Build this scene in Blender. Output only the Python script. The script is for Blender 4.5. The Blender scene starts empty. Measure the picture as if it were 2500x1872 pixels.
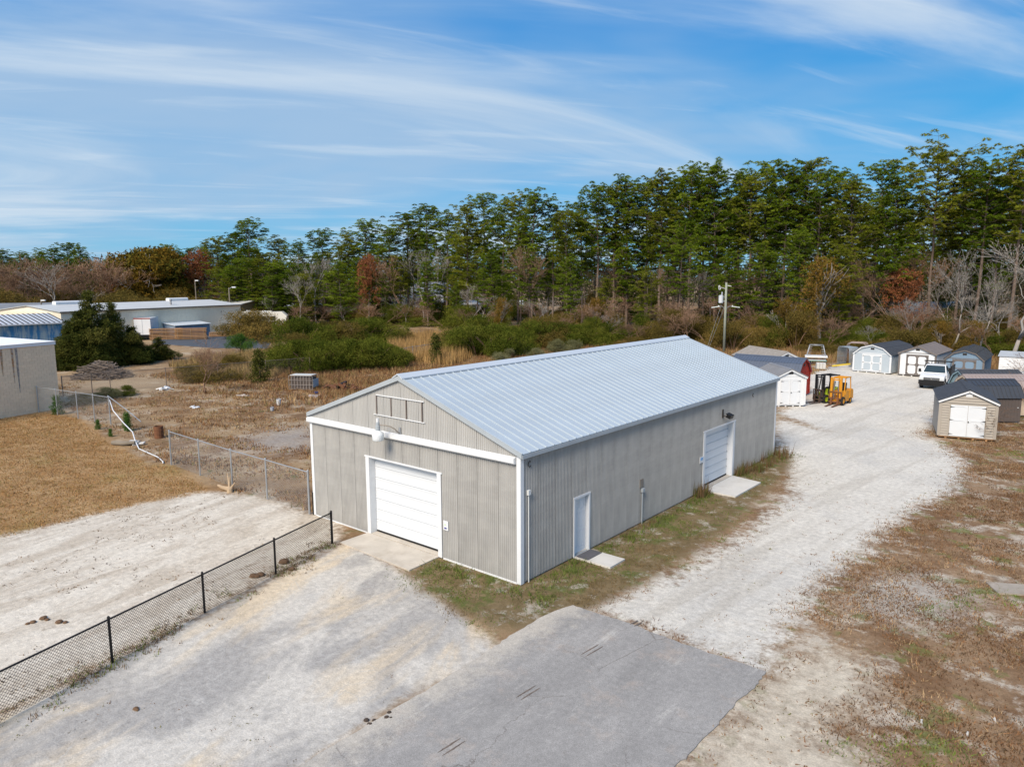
import bpy, math, random
import numpy as np
from mathutils import Vector, Matrix
R = math.radians
rnd = random.Random(7)
nr = np.random.default_rng(7)
scene = bpy.context.scene
COL = scene.collection

# ------------------------------------------------------------------ camera
CAM = np.array([13.6007, -16.6774, 9.5106])
CR = np.array([0.76819, 0.64020, -0.00478])
CU = np.array([-0.08781, 0.11277, 0.98973])
CF = np.array([-0.63417, 0.75989, -0.14285])
FPX = 1757.02                                    # focal length in pixels of the 2500 px wide photograph
cam_d = bpy.data.cameras.new("camera")
cam = bpy.data.objects.new("camera", cam_d)
COL.objects.link(cam)
cam.matrix_world = Matrix(((CR[0], CU[0], -CF[0], CAM[0]), (CR[1], CU[1], -CF[1], CAM[1]),
                           (CR[2], CU[2], -CF[2], CAM[2]), (0, 0, 0, 1)))
cam_d.sensor_fit = 'HORIZONTAL'
cam_d.sensor_width = 36.0
cam_d.lens = FPX / 2500 * 36
cam_d.clip_start = 0.1
cam_d.clip_end = 6000
scene.camera = cam

# ------------------------------------------------------------------ world, sun, exposure
SUN = Vector((0.10, -0.72, 0.68)).normalized()
world = bpy.data.worlds.new("World")
scene.world = world
world.use_nodes = True
def build_world():
    nt = world.node_tree
    for n in list(nt.nodes): nt.nodes.remove(n)
    N, L = nt.nodes, nt.links
    out = N.new('ShaderNodeOutputWorld')
    bg = N.new('ShaderNodeBackground'); bg.inputs['Strength'].default_value = 0.095
    sky = N.new('ShaderNodeTexSky'); sky.sky_type = 'NISHITA'; sky.sun_disc = False
    sky.sun_elevation = math.asin(SUN.z); sky.sun_rotation = math.atan2(SUN.x, SUN.y)
    sky.altitude = 0; sky.air_density = 1.0; sky.dust_density = 0.25; sky.ozone_density = 3.0
    tint = N.new('ShaderNodeMixRGB'); tint.blend_type = 'MULTIPLY'; tint.inputs[0].default_value = 1
    tint.inputs[2].default_value = (0.14, 0.66, 0.90, 1)
    L.new(sky.outputs[0], tint.inputs[1])
    tc = N.new('ShaderNodeTexCoord')
    sep = N.new('ShaderNodeSeparateXYZ'); L.new(tc.outputs['Generated'], sep.inputs[0])
    def math_(op, a, b=None):
        m = N.new('ShaderNodeMath'); m.operation = op
        for i, q in enumerate((a, b)):
            if q is None: continue
            if isinstance(q, (int, float)): m.inputs[i].default_value = q
            else: L.new(q, m.inputs[i])
        return m.outputs[0]
    z = math_('ADD', math_('MAXIMUM', sep.outputs[2], 0.0), 0.14)
    u = math_('DIVIDE', sep.outputs[0], z); v = math_('DIVIDE', sep.outputs[1], z)
    cmb = N.new('ShaderNodeCombineXYZ'); L.new(u, cmb.inputs[0]); L.new(v, cmb.inputs[1])
    def layer(rot, sx, sy, scale, detail, lo, hi, off, dist):
        m0 = N.new('ShaderNodeMapping'); L.new(cmb.outputs[0], m0.inputs[0]); m0.inputs['Rotation'].default_value = (0, 0, R(rot))
        mp = N.new('ShaderNodeMapping'); L.new(m0.outputs[0], mp.inputs[0]); mp.inputs['Scale'].default_value = (sx, sy, 1)
        mp.inputs['Location'].default_value = off
        no = N.new('ShaderNodeTexNoise'); L.new(mp.outputs[0], no.inputs['Vector'])
        no.inputs['Scale'].default_value = scale; no.inputs['Detail'].default_value = detail
        no.inputs['Roughness'].default_value = 0.56; no.inputs['Distortion'].default_value = dist
        mr = N.new('ShaderNodeMapRange'); mr.interpolation_type = 'SMOOTHSTEP'
        L.new(no.outputs[0], mr.inputs[0]); mr.inputs[1].default_value = lo; mr.inputs[2].default_value = hi
        return mr.outputs[0]
    a = layer(-60, 0.36, 1.0, 0.85, 9, 0.47, 0.70, (12.3, 8.1, 0), 1.0)      # long cirrus streaks
    b = layer(-45, 0.6, 0.9, 0.42, 5, 0.44, 0.70, (20.7, 4.9, 0), 0.3)        # broad thin veil
    c = layer(-58, 0.30, 1.7, 2.4, 10, 0.50, 0.78, (7.7, 2.0, 0), 1.2)       # fine fibres
    s = math_('ADD', math_('MULTIPLY', a, 0.62), math_('ADD', math_('MULTIPLY', b, 0.42), math_('MULTIPLY', c, 0.34)))
    # clear air deepens from pale cyan at the horizon to strong blue overhead
    cr = N.new('ShaderNodeValToRGB'); L.new(sep.outputs[2], cr.inputs[0]); e = cr.color_ramp.elements
    K = 6.4
    e[0].position = 0.0; e[0].color = (.30 * K, .54 * K, .76 * K, 1); e[1].position = 0.60; e[1].color = (.02 * K, .22 * K, .62 * K, 1)
    for p_, c_ in ((.10, (.17, .46, .77)), (.20, (.075, .38, .76)), (.31, (.018, .275, .72))):
        q = e.new(p_); q.color = (c_[0] * K, c_[1] * K, c_[2] * K, 1)
    air = N.new('ShaderNodeMixRGB'); air.inputs[0].default_value = 0.82; L.new(tint.outputs[0], air.inputs[1]); L.new(cr.outputs[0], air.inputs[2])
    veil = N.new('ShaderNodeMixRGB'); L.new(math_('MINIMUM', math_('MULTIPLY', b, 0.75), 1.0), veil.inputs[0]); L.new(air.outputs[0], veil.inputs[1])
    veil.inputs[2].default_value = (.44 * K, .58 * K, .76 * K, 1)
    s = math_('MINIMUM', math_('ADD', math_('MULTIPLY', a, 0.68), math_('MULTIPLY', c, 0.42)), 0.9)
    mix = N.new('ShaderNodeMixRGB'); L.new(s, mix.inputs[0]); L.new(veil.outputs[0], mix.inputs[1])
    mix.inputs[2].default_value = (.68 * K, .78 * K, .88 * K, 1)
    L.new(mix.outputs[0], bg.inputs['Color']); L.new(bg.outputs[0], out.inputs[0])
build_world()
sun_d = bpy.data.lights.new("sun", 'SUN'); sun_d.energy = 3.2; sun_d.angle = R(28); sun_d.color = (1.0, 0.87, 0.71)
sun = bpy.data.objects.new("sun", sun_d); COL.objects.link(sun)
sun.rotation_euler = SUN.to_track_quat('Z', 'Y').to_euler()
scene.view_settings.view_transform = 'Standard'; scene.view_settings.look = 'None'
scene.view_settings.exposure = 0.72; scene.view_settings.gamma = 1.0
scene.view_settings.use_curve_mapping = False
scene.cycles.max_bounces = 6; scene.cycles.transparent_max_bounces = 8

# ------------------------------------------------------------------ survey helpers: where a feature seen in the photograph stands
def ray(x, y): return CF + CR * ((x - 1250) / FPX) - CU * ((y - 936) / FPX)
def G(x, y, z=0.0):
    d = ray(x, y); return CAM + d * ((z - CAM[2]) / d[2])
def V(x, y, z=0.0): return G(x * 1.1302, y * 1.1302, z)
def RA(x, y, z=0.0): return G(x / 3.16, 500 + y / 3.16, z)
def RB(x, y, z=0.0): return G(600 + x / 3.16, 500 + y / 3.16, z)
def bearing(vx, d):
    q = ray(vx * 1.1302, 683).copy(); q[2] = 0; q /= np.linalg.norm(q); return CAM[:2] + q[:2] * d
def height_at(p, vy):
    py = vy * 1.1302; lo, hi = -3.0, 70.0
    for _ in range(40):
        m = (lo + hi) / 2; d = np.array([p[0], p[1], m]) - CAM
        if 936 - FPX * (d @ CU) / (d @ CF) > py: lo = m
        else: hi = m
    return lo

# ------------------------------------------------------------------ materials
def nodes_of(m):
    m.use_nodes = True; nt = m.node_tree
    b = nt.nodes.get('Principled BSDF')
    return nt, nt.nodes, nt.links, b
MATS = {}
def mat(name, col, rough=0.7, var=0.12, scale=1.2, metal=0.0, spec=0.3, bump=0.0, bscale=30.0, stretch=(1, 1, 1), dirt=None, dirt_amt=0.0, dscale=0.6, dstretch=(1, 1, 1), rand=0.0, lo=0.5, hi=0.75):
    if name in MATS: return MATS[name]
    m = bpy.data.materials.new(name); nt, N, L, b = nodes_of(m)
    b.inputs['Roughness'].default_value = rough; b.inputs['Metallic'].default_value = metal
    b.inputs['Specular IOR Level'].default_value = spec
    tc = N.new('ShaderNodeTexCoord')
    mp = N.new('ShaderNodeMapping'); L.new(tc.outputs['Object'], mp.inputs[0]); mp.inputs['Scale'].default_value = stretch
    no = N.new('ShaderNodeTexNoise'); L.new(mp.outputs[0], no.inputs['Vector'])
    no.inputs['Scale'].default_value = scale; no.inputs['Detail'].default_value = 6; no.inputs['Roughness'].default_value = 0.62
    mr = N.new('ShaderNodeMapRange'); L.new(no.outputs[0], mr.inputs[0])
    mr.inputs[1].default_value = 0.25; mr.inputs[2].default_value = 0.75; mr.inputs[3].default_value = 1 - var; mr.inputs[4].default_value = 1 + var
    fac = mr.outputs[0]
    if rand:
        oi = N.new('ShaderNodeObjectInfo'); r2 = N.new('ShaderNodeMapRange'); L.new(oi.outputs['Random'], r2.inputs[0])
        r2.inputs[3].default_value = 1 - rand; r2.inputs[4].default_value = 1 + rand
        mm = N.new('ShaderNodeMath'); mm.operation = 'MULTIPLY'; L.new(fac, mm.inputs[0]); L.new(r2.outputs[0], mm.inputs[1]); fac = mm.outputs[0]
    mul = N.new('ShaderNodeVectorMath'); mul.operation = 'SCALE'
    mul.inputs[0].default_value = col[:3]; L.new(fac, mul.inputs['Scale'])
    c = mul.outputs[0]
    if dirt:
        mp2 = N.new('ShaderNodeMapping'); L.new(tc.outputs['Object'], mp2.inputs[0]); mp2.inputs['Scale'].default_value = dstretch
        n2 = N.new('ShaderNodeTexNoise'); L.new(mp2.outputs[0], n2.inputs['Vector']); n2.inputs['Scale'].default_value = dscale; n2.inputs['Detail'].default_value = 8; n2.inputs['Roughness'].default_value = 0.7
        m2 = N.new('ShaderNodeMapRange'); L.new(n2.outputs[0], m2.inputs[0]); m2.inputs[1].default_value = lo; m2.inputs[2].default_value = hi; m2.inputs[4].default_value = dirt_amt
        mx = N.new('ShaderNodeMixRGB'); L.new(m2.outputs[0], mx.inputs[0]); L.new(c, mx.inputs[1]); mx.inputs[2].default_value = (*dirt, 1); c = mx.outputs[0]
    L.new(c, b.inputs['Base Color'])
    if bump:
        n3 = N.new('ShaderNodeTexNoise'); L.new(tc.outputs['Object'], n3.inputs['Vector']); n3.inputs['Scale'].default_value = bscale; n3.inputs['Detail'].default_value = 4
        bp = N.new('ShaderNodeBump'); bp.inputs['Strength'].default_value = bump; bp.inputs['Distance'].default_value = 0.02
        L.new(n3.outputs[0], bp.inputs['Height']); L.new(bp.outputs[0], b.inputs['Normal'])
    MATS[name] = m; return m

def leaf_mat(name, c1, c2, c3, trans=0.22, rand=0.35):
    """foliage colour: three hues picked per clump (attribute 'v') and varied per plant"""
    m = bpy.data.materials.new(name); nt, N, L, b = nodes_of(m); N.remove(b)
    at = N.new('ShaderNodeAttribute'); at.attribute_name = 'v'
    oi = N.new('ShaderNodeObjectInfo')
    ad = N.new('ShaderNodeMath'); ad.operation = 'MULTIPLY_ADD'; L.new(oi.outputs['Random'], ad.inputs[0]); ad.inputs[1].default_value = rand; L.new(at.outputs['Fac'], ad.inputs[2])
    sb = N.new('ShaderNodeMath'); sb.operation = 'SUBTRACT'; L.new(ad.outputs[0], sb.inputs[0]); sb.inputs[1].default_value = rand / 2
    cr = N.new('ShaderNodeValToRGB'); L.new(sb.outputs[0], cr.inputs[0])
    e = cr.color_ramp.elements; e[0].position = 0.05; e[0].color = (*c1, 1); e[1].position = 0.95; e[1].color = (*c3, 1)
    q = e.new(0.5); q.color = (*c2, 1)
    d = N.new('ShaderNodeBsdfDiffuse'); L.new(cr.outputs[0], d.inputs[0])
    t = N.new('ShaderNodeBsdfTranslucent'); L.new(cr.outputs[0], t.inputs[0])
    mx = N.new('ShaderNodeMixShader'); mx.inputs[0].default_value = trans; L.new(d.outputs[0], mx.inputs[1]); L.new(t.outputs[0], mx.inputs[2])
    L.new(mx.outputs[0], N['Material Output'].inputs[0]); return m
def vcol_mat(name, rough=0.9):
    m = bpy.data.materials.new(name); nt, N, L, b = nodes_of(m)
    at = N.new('ShaderNodeAttribute'); at.attribute_name = 'Col'
    L.new(at.outputs['Color'], b.inputs['Base Color']); b.inputs['Roughness'].default_value = rough; b.inputs['Specular IOR Level'].default_value = 0.1
    return m

WHITE = mat('white_paint', (0.68, 0.70, 0.72), 0.45, 0.04, 1.5, dirt=(0.45, 0.42, 0.36), dirt_amt=0.25, dscale=1.6, lo=0.55, hi=0.85)
DOORW = mat('white_door_paint', (0.65, 0.68, 0.71), 0.4, 0.03, 1.0, dirt=(0.5, 0.48, 0.44), dirt_amt=0.15, dscale=1.2, lo=0.58, hi=0.85)
WALLM = mat('greige_sheet_metal', (0.362, 0.358, 0.345), 0.55, 0.18, 1.1, stretch=(1.6, 1.6, .35), dirt=(0.48, 0.478, 0.455), dirt_amt=0.65, dscale=0.7, dstretch=(0.45, 0.45, 2.0), rand=0.05, lo=0.46, hi=0.70)
ROOFM = mat('galvalume_roof', (0.40, 0.465, 0.52), 0.42, 0.05, 0.8, spec=0.4, dirt=(0.33, 0.37, 0.40), dirt_amt=0.3, dscale=0.5, rand=0.02)
TRIMG = mat('grey_trim_metal', (0.36, 0.40, 0.43), 0.45, 0.08, 1.0)
GALV = mat('galvanized_steel', (0.36, 0.38, 0.40), 0.4, 0.12, 3, metal=0.35, spec=0.5)
DARKM = mat('dark_brown_metal', (0.05, 0.042, 0.036), 0.5, 0.15, 3)
BLACK = mat('black_paint', (0.012, 0.012, 0.013), 0.45, 0.2, 3)
RUBBER = mat('black_rubber', (0.018, 0.018, 0.018), 0.85, 0.2, 4)
CONC = mat('concrete', (0.50, 0.46, 0.40), 0.9, 0.14, 1.3, bump=0.25, bscale=40, dirt=(0.30, 0.25, 0.19), dirt_amt=0.6, dscale=0.9)
CONC2 = mat('pale_concrete', (0.56, 0.55, 0.52), 0.9, 0.10, 1.3, bump=0.2, bscale=40, dirt=(0.36, 0.34, 0.30), dirt_amt=0.5, dscale=0.9)
WOOD = mat('bare_lumber', (0.36, 0.205, 0.10), 0.85, 0.25, 2, rand=0.35)
OLDWOOD = mat('weathered_wood', (0.22, 0.19, 0.15), 0.9, 0.25, 2, rand=0.2)
GLASS = mat('dark_glass', (0.03, 0.045, 0.05), 0.08, 0.1, 1, spec=0.8)
BARK = mat('pine_bark', (0.155, 0.115, 0.090), 0.95, 0.35, 2.5, rand=0.25)
GREYBARK = mat('grey_bark', (0.30, 0.275, 0.25), 0.95, 0.25, 2, rand=0.2)
BROWNBARK = mat('brown_twigs', (0.25, 0.155, 0.10), 0.95, 0.25, 2, rand=0.3)

# ------------------------------------------------------------------ mesh helpers
class MB:
    def __init__(s): s.v = []; s.f = []
    def add(s, vs, fs):
        o = len(s.v); s.v += [tuple(map(float, p)) for p in vs]; s.f += [tuple(i + o for i in f) for f in fs]; return s
    def quad(s, a, b, c, d): return s.add((a, b, c, d), ((0, 1, 2, 3),))
    def box(s, c, d, rz=0.0, rx=0.0, ry=0.0):
        M = Matrix.Rotation(rz, 3, 'Z') @ Matrix.Rotation(ry, 3, 'Y') @ Matrix.Rotation(rx, 3, 'X')
        vs = [Vector(c) + M @ Vector((x * d[0] / 2, y * d[1] / 2, z * d[2] / 2)) for x in (-1, 1) for y in (-1, 1) for z in (-1, 1)]
        return s.add(vs, ((0, 1, 3, 2), (4, 6, 7, 5), (0, 4, 5, 1), (2, 3, 7, 6), (0, 2, 6, 4), (1, 5, 7, 3)))
    def bb(s, a, b):
        return s.box([(a[i] + b[i]) / 2 for i in range(3)], [abs(b[i] - a[i]) for i in range(3)])
    def beam(s, a, b, w=0.05, h=None, n=4):
        a = Vector(a); b = Vector(b); d = (b - a).normalized(); h = h or w
        up = Vector((0, 0, 1)) if abs(d.z) < 0.95 else Vector((0, 1, 0))
        x = d.cross(up).normalized(); y = x.cross(d)
        vs = []
        for p in (a, b):
            if n == 4: vs += [p + x * (w / 2 * i) + y * (h / 2 * j) for i, j in ((-1, -1), (1, -1), (1, 1), (-1, 1))]
            else: vs += [p + x * (math.cos(k * 2 * math.pi / n) * w / 2) + y * (math.sin(k * 2 * math.pi / n) * h / 2) for k in range(n)]
        return s.add(vs, [tuple(range(n))[::-1], tuple(range(n, 2 * n))] + [(k, (k + 1) % n, n + (k + 1) % n, n + k) for k in range(n)])
    def tube(s, pts, rad, n=6):
        pts = [Vector(p) for p in pts]; rad = rad if isinstance(rad, (list, tuple)) else [rad] * len(pts)
        vs = []; px = None
        for i, p in enumerate(pts):
            d = (pts[min(i + 1, len(pts) - 1)] - pts[max(i - 1, 0)]).normalized()
            if px is None: px = d.orthogonal().normalized()
            x = (px - d * px.dot(d)); x = x.normalized() if x.length > 1e-6 else d.orthogonal().normalized()
            px = x; y = d.cross(x)
            vs += [p + (x * math.cos(2 * math.pi * k / n) + y * math.sin(2 * math.pi * k / n)) * rad[i] for k in range(n)]
        fs = [(i * n + k, i * n + (k + 1) % n, (i + 1) * n + (k + 1) % n, (i + 1) * n + k) for i in range(len(pts) - 1) for k in range(n)]
        fs += [tuple(range(n))[::-1], tuple(range((len(pts) - 1) * n, len(pts) * n))]
        return s.add(vs, fs)
    def prism(s, poly, axis, a, b):
        """poly: 2d outline; axis: 'x','y','z' the extrusion direction from a to b"""
        n = len(poly)
        def P(p, t): return {'x': (t, p[0], p[1]), 'y': (p[0], t, p[1]), 'z': (p[0], p[1], t)}[axis]
        return s.add([P(p, a) for p in poly] + [P(p, b) for p in poly],
                     [tuple(range(n))[::-1], tuple(range(n, 2 * n))] + [(k, (k + 1) % n, n + (k + 1) % n, n + k) for k in range(n)])
    def lathe(s, prof, c, n=12):
        vs = []
        for r, z in prof: vs += [(c[0] + r * math.cos(2 * math.pi * k / n), c[1] + r * math.sin(2 * math.pi * k / n), c[2] + z) for k in range(n)]
        m = len(prof)
        return s.add(vs, [(i * n + k, i * n + (k + 1) % n, (i + 1) * n + (k + 1) % n, (i + 1) * n + k) for i in range(m - 1) for k in range(n)] + [tuple(range(n))[::-1], tuple(range((m - 1) * n, m * n))])
    def mesh(s, name, smooth=False):
        me = bpy.data.meshes.new(name); me.from_pydata(s.v, [], s.f); me.update()
        if smooth: me.polygons.foreach_set('use_smooth', [True] * len(me.polygons))
        return me
    def build(s, name, m, parent=None, loc=(0, 0, 0), smooth=False, rz=0.0):
        me = s.mesh(name, smooth); me.materials.append(m); return put(name, me, parent, loc, rz)
def put(name, me, parent=None, loc=(0, 0, 0), rz=0.0):
    o = bpy.data.objects.new(name, me); COL.objects.link(o); o.location = loc; o.rotation_euler = (0, 0, rz)
    if parent: o.parent = parent
    return o
def tag(o, label=None, cat=None, group=None, kind=None):
    if label: o['label'] = label
    if cat: o['category'] = cat
    if group: o['group'] = group
    if kind: o['kind'] = kind
    return o
def thing(name, label, cat, loc=(0, 0, 0), rz=0.0, group=None):
    o = bpy.data.objects.new(name, None); COL.objects.link(o); o.location = loc; o.rotation_euler = (0, 0, rz); o.empty_display_size = 0.2
    return tag(o, label, cat, group)
def kids(o): return [c for c in bpy.data.objects if c.parent == o]
def copy_tree(o, parent=None, tree=None):
    if tree is None:
        tree = {}
        for c in bpy.data.objects:
            if c.parent: tree.setdefault(c.parent.name, []).append(c)
    c = o.copy(); COL.objects.link(c)
    if parent: c.parent = parent
    for ch in tree.get(o.name, []): copy_tree(ch, c, tree)
    return c
def tri_mesh(name, T, val=None, col=None, m=None, mats=None, midx=None):
    """T: (n,3,3) triangles; val: per-triangle float 'v'; col: per-triangle rgb 'Col'"""
    n = len(T); me = bpy.data.meshes.new(name)
    me.vertices.add(3 * n); me.vertices.foreach_set('co', T.reshape(-1).astype(np.float32))
    me.loops.add(3 * n); me.loops.foreach_set('vertex_index', np.arange(3 * n, dtype=np.int32))
    me.polygons.add(n); me.polygons.foreach_set('loop_start', np.arange(0, 3 * n, 3, dtype=np.int32))
    me.update(calc_edges=True)
    if val is not None:
        a = me.attributes.new('v', 'FLOAT', 'FACE'); a.data.foreach_set('value', val.astype(np.float32))
    if col is not None:
        a = me.attributes.new('Col', 'FLOAT_COLOR', 'FACE'); a.data.foreach_set('color', np.c_[col, np.ones(n)].reshape(-1).astype(np.float32))
    if m: me.materials.append(m)
    return me

# ------------------------------------------------------------------ ground
def poly_sd(P, poly):
    """signed distance, positive inside"""
    poly = np.asarray(poly); n = len(poly); d = np.full(len(P), 1e9); ins = np.zeros(len(P), bool)
    for i in range(n):
        a = poly[i]; b = poly[(i + 1) % n]; e = b - a; w = P - a
        t = np.clip((w @ e) / (e @ e), 0, 1); q = w - t[:, None] * e
        d = np.minimum(d, (q * q).sum(1))
        c = (a[1] <= P[:, 1]) != (b[1] <= P[:, 1])
        with np.errstate(divide='ignore', invalid='ignore'):
            xi = a[0] + (P[:, 1] - a[1]) / (b[1] - a[1]) * e[0]
        ins ^= c & (P[:, 0] < xi)
    d = np.sqrt(d); return np.where(ins, d, -d)
def vp(*pts): return np.array([V(*p)[:2] for p in pts])
ZONES = {
    'lawn': np.r_[vp((170, 899), (240, 952), (330, 1003), (375, 1003), (440, 1045), (472, 1060), (430, 1068), (300, 1092), (150, 1128), (0, 1165)), [(-26, -16), (-60, -40), (-75, -30), (-47.6, -1.6), (-47.2, 2.6)]],
    'sand': np.r_[vp((0, 1160), (150, 1125), (300, 1090), (440, 1062), (560, 1072), (660, 1108), (735, 1120), (725, 1172), (592, 1243), (433, 1325), (230, 1430), (0, 1535)), [(-2.5, -22), (-14, -40), (-30, -16)]],
    'lot': np.r_[vp((0, 1545), (230, 1440), (440, 1330), (600, 1247), (725, 1180), (755, 1170), (870, 1236), (960, 1300), (1085, 1400), (960, 1470), (880, 1505)), [(2.1, -9.3), (2.3, -14), (2.5, -24), (-2.0, -24)]],
    'gravel': np.r_[[(2.5, -0.1)], vp((1480, 1232), (1640, 1130), (1715, 1060), (1690, 985), (1675, 905)), [(0.3, 30), (-4, 34), (-5, 40), (-5.5, 46), (-12, 58), (-13, 66), (-8, 68), (5, 62), (6, 58), (4, 54), (4.5, 44), (5.2, 38), (5.4, 32)], vp((2030, 955), (2090, 1000), (2060, 1060), (1960, 1110), (1880, 1180), (1780, 1260), (1710, 1340), (1650, 1425)), [(7.8, -0.1)]],
    'strip': np.array([(-3.7, -1.5), (-3.5, 0.2), (-0.2, 0.2), (-0.2, 22), (1.0, 22.2), (1.9, 18), (2.4, 13), (2.9, 8), (2.9, 4.4), (2.7, 0.6), (2.4, -1.2), (1.6, -2.6), (-0.2, -2.6), (-2.2, -2.2)]),
    'sandright': np.r_[vp((1652, 1450), (1750, 1405), (1880, 1425), (1885, 1500), (1770, 1580), (1880, 1656)), [(11, -8), (11, -14), (7.6, -12), (7.9, -2.7)]],
    'greypatch': vp((520, 965), (560, 935), (690, 915), (690, 965), (600, 975)),
    'pilepad': vp((130, 870), (125, 815), (250, 800), (400, 815), (440, 830), (330, 850), (260, 850)),
    'gravelpatch': vp((1830, 1300), (1900, 1250), (2010, 1240), (2100, 1290), (2060, 1330), (1940, 1350)),
    'verge': np.array([(2, -30), (34, -30), (34, 48), (8, 60), (3, 40), (2, 10)]),
    'yellow': vp((430, 800), (480, 775), (590, 765), (600, 800), (560, 812)),
}
GX0, GX1, GY0, GY1, GS = -130, 34, -40, 130, 0.5
def ground():
    xs = np.arange(GX0, GX1 + .01, GS); ys = np.arange(GY0, GY1 + .01, GS); nx, ny = len(xs), len(ys)
    X, Y = np.meshgrid(xs, ys); P = np.c_[X.ravel(), Y.ravel()]
    vs = np.c_[P, np.zeros(len(P))]
    i = np.arange(nx * ny).reshape(ny, nx)
    q = np.stack([i[:-1, :-1], i[:-1, 1:], i[1:, 1:], i[1:, :-1]], -1).reshape(-1, 4)
    # apron to the horizon
    big = 4000.0; o = len(vs)
    ap = np.array([(-big, -big, 0), (big, -big, 0), (big, big, 0), (-big, big, 0)])
    c = [i[0, 0], i[0, -1], i[-1, -1], i[-1, 0]]
    vs = np.r_[vs, ap]
    edge = [list(i[0, :]), list(i[:, -1]), list(i[-1, ::-1]), list(i[::-1, 0])]
    faces = [tuple(map(int, f)) for f in q]
    for k in range(4):
        faces.append(tuple([o + k, o + (k + 1) % 4] + [int(t) for t in edge[k][::-1]]))
    me = bpy.data.meshes.new('ground'); me.from_pydata(vs.tolist(), [], faces); me.update()
    for nme, poly in ZONES.items():
        sd = np.clip(poly_sd(P, poly), -20, 20); sd = np.r_[sd, np.full(4, -20)]
        a = me.attributes.new('sd_' + nme, 'FLOAT', 'POINT'); a.data.foreach_set('value', sd.astype(np.float32))
    m = bpy.data.materials.new('ground'); nt, N, L, b = nodes_of(m)
    b.inputs['Roughness'].default_value = 0.95; b.inputs['Specular IOR Level'].default_value = 0.12
    geo = N.new('ShaderNodeNewGeometry')
    def noise(scale, detail=6, rough=0.65, stretch=(1, 1, 1), rot=0, dist=0.0, seed=0):
        m0 = N.new('ShaderNodeMapping'); L.new(geo.outputs['Position'], m0.inputs[0]); m0.inputs['Rotation'].default_value = (0, 0, R(-rot))
        mp = N.new('ShaderNodeMapping'); L.new(m0.outputs[0], mp.inputs[0]); mp.inputs['Scale'].default_value = stretch
        mp.inputs['Location'].default_value = (seed, seed * 1.7, seed * 0.3)
        n = N.new('ShaderNodeTexNoise'); L.new(mp.outputs[0], n.inputs['Vector']); n.inputs['Scale'].default_value = scale
        n.inputs['Detail'].default_value = detail; n.inputs['Roughness'].default_value = rough; n.inputs['Distortion'].default_value = dist
        return n.outputs[0]
    def mrange(x, a0, a1, b0=0.0, b1=1.0):
        r = N.new('ShaderNodeMapRange'); L.new(x, r.inputs[0]); r.inputs[1].default_value = a0; r.inputs[2].default_value = a1; r.inputs[3].default_value = b0; r.inputs[4].default_value = b1
        r.interpolation_type = 'SMOOTHSTEP'; return r.outputs[0]
    def mx(f, a, c, mode='MIX'):
        n = N.new('ShaderNodeMixRGB'); n.blend_type = mode
        for k, s in ((0, f), (1, a), (2, c)):
            if isinstance(s, (int, float)): n.inputs[k].default_value = s
            elif isinstance(s, tuple): n.inputs[k].default_value = (*s, 1)
            else: L.new(s, n.inputs[k])
        return n.outputs[0]
    def ma(op, a, c):
        n = N.new('ShaderNodeMath'); n.operation = op
        for k, s in enumerate((a, c)):
            if isinstance(s, (int, float)): n.inputs[k].default_value = s
            else: L.new(s, n.inputs[k])
        return n.outputs[0]
    n_big = noise(0.12, 5); n_mid = noise(0.55, 7); n_fine = noise(5.0, 8, 0.75); n_grain = noise(26.0, 4, 0.8); n_med2 = noise(1.6, 8, 0.72, seed=31)
    def sd(nme, amp, width, fine=0.0):
        at = N.new('ShaderNodeAttribute'); at.attribute_name = 'sd_' + nme
        j = ma('MULTIPLY', ma('SUBTRACT', n_med2, 0.5), amp * 2)
        j2 = ma('MULTIPLY', ma('SUBTRACT', n_fine, 0.5), fine * 2)
        return mrange(ma('ADD', at.outputs['Fac'], ma('ADD', j, j2)), -width, width)
    # weedy ground everywhere
    base = mx(mrange(n_mid, .35, .65), (0.165, 0.100, 0.055), (0.27, 0.175, 0.095))
    base = mx(mrange(n_big, .45, .62), base, (0.32, 0.225, 0.13))
    base = mx(mrange(noise(0.35, 8, .72, seed=11), .50, .64, 0, .8), base, (0.42, 0.345, 0.255))
    base = mx(mrange(noise(0.7, 7, seed=23), .60, .70, 0, .8), base, (0.085, 0.100, 0.030))
    # lawn: dormant grass, orange brown, greener by the block wall
    lawn = mx(mrange(noise(0.35, 8, .7, (1, 2.2, 1), 20, seed=5), .3, .7), (0.28, 0.16, 0.068), (0.40, 0.265, 0.135))
    lawn = mx(mrange(noise(0.22, 5, seed=44), .55, .7, 0, .5), lawn, (0.25, 0.19, 0.065))
    lawn = mx(mrange(noise(0.9, 8, .75, seed=47), .52, .68, 0, .55), lawn, (0.215, 0.125, 0.06))
    lawn = mx(mrange(noise(0.5, 8, .7, seed=48), .60, .72, 0, .6), lawn, (0.47, 0.36, 0.22))
    # sand yard with wheel tracks
    sand = mx(mrange(noise(0.5, 8, .7, (.5, 1.7, 1), 104, .9, seed=7), .36, .64), (0.48, 0.42, 0.34), (0.64, 0.59, 0.505))
    sand = mx(mrange(noise(0.6, 8, .8, (.35, 2.6, 1), 104, .5, seed=17), .57, .70, 0, .6), sand, (0.33, 0.27, 0.20))
    sand = mx(mrange(noise(2.4, 7, .7, seed=61), .58, .68, 0, .55), sand, (0.22, 0.17, 0.12))
    # old lot: worn pavement with sand washed over it
    lot = mx(mrange(noise(0.33, 6, .55, (0.75, 1.5, 1), 109, .8, seed=3), .40, .60), (0.365, 0.35, 0.328), (0.555, 0.525, 0.47))
    lot = mx(mrange(noise(0.28, 5, .6, (0.6, 1.7, 1), 109, .4, seed=13), .47, .64, 0, .8), lot, (0.62, 0.51, 0.36))
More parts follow.
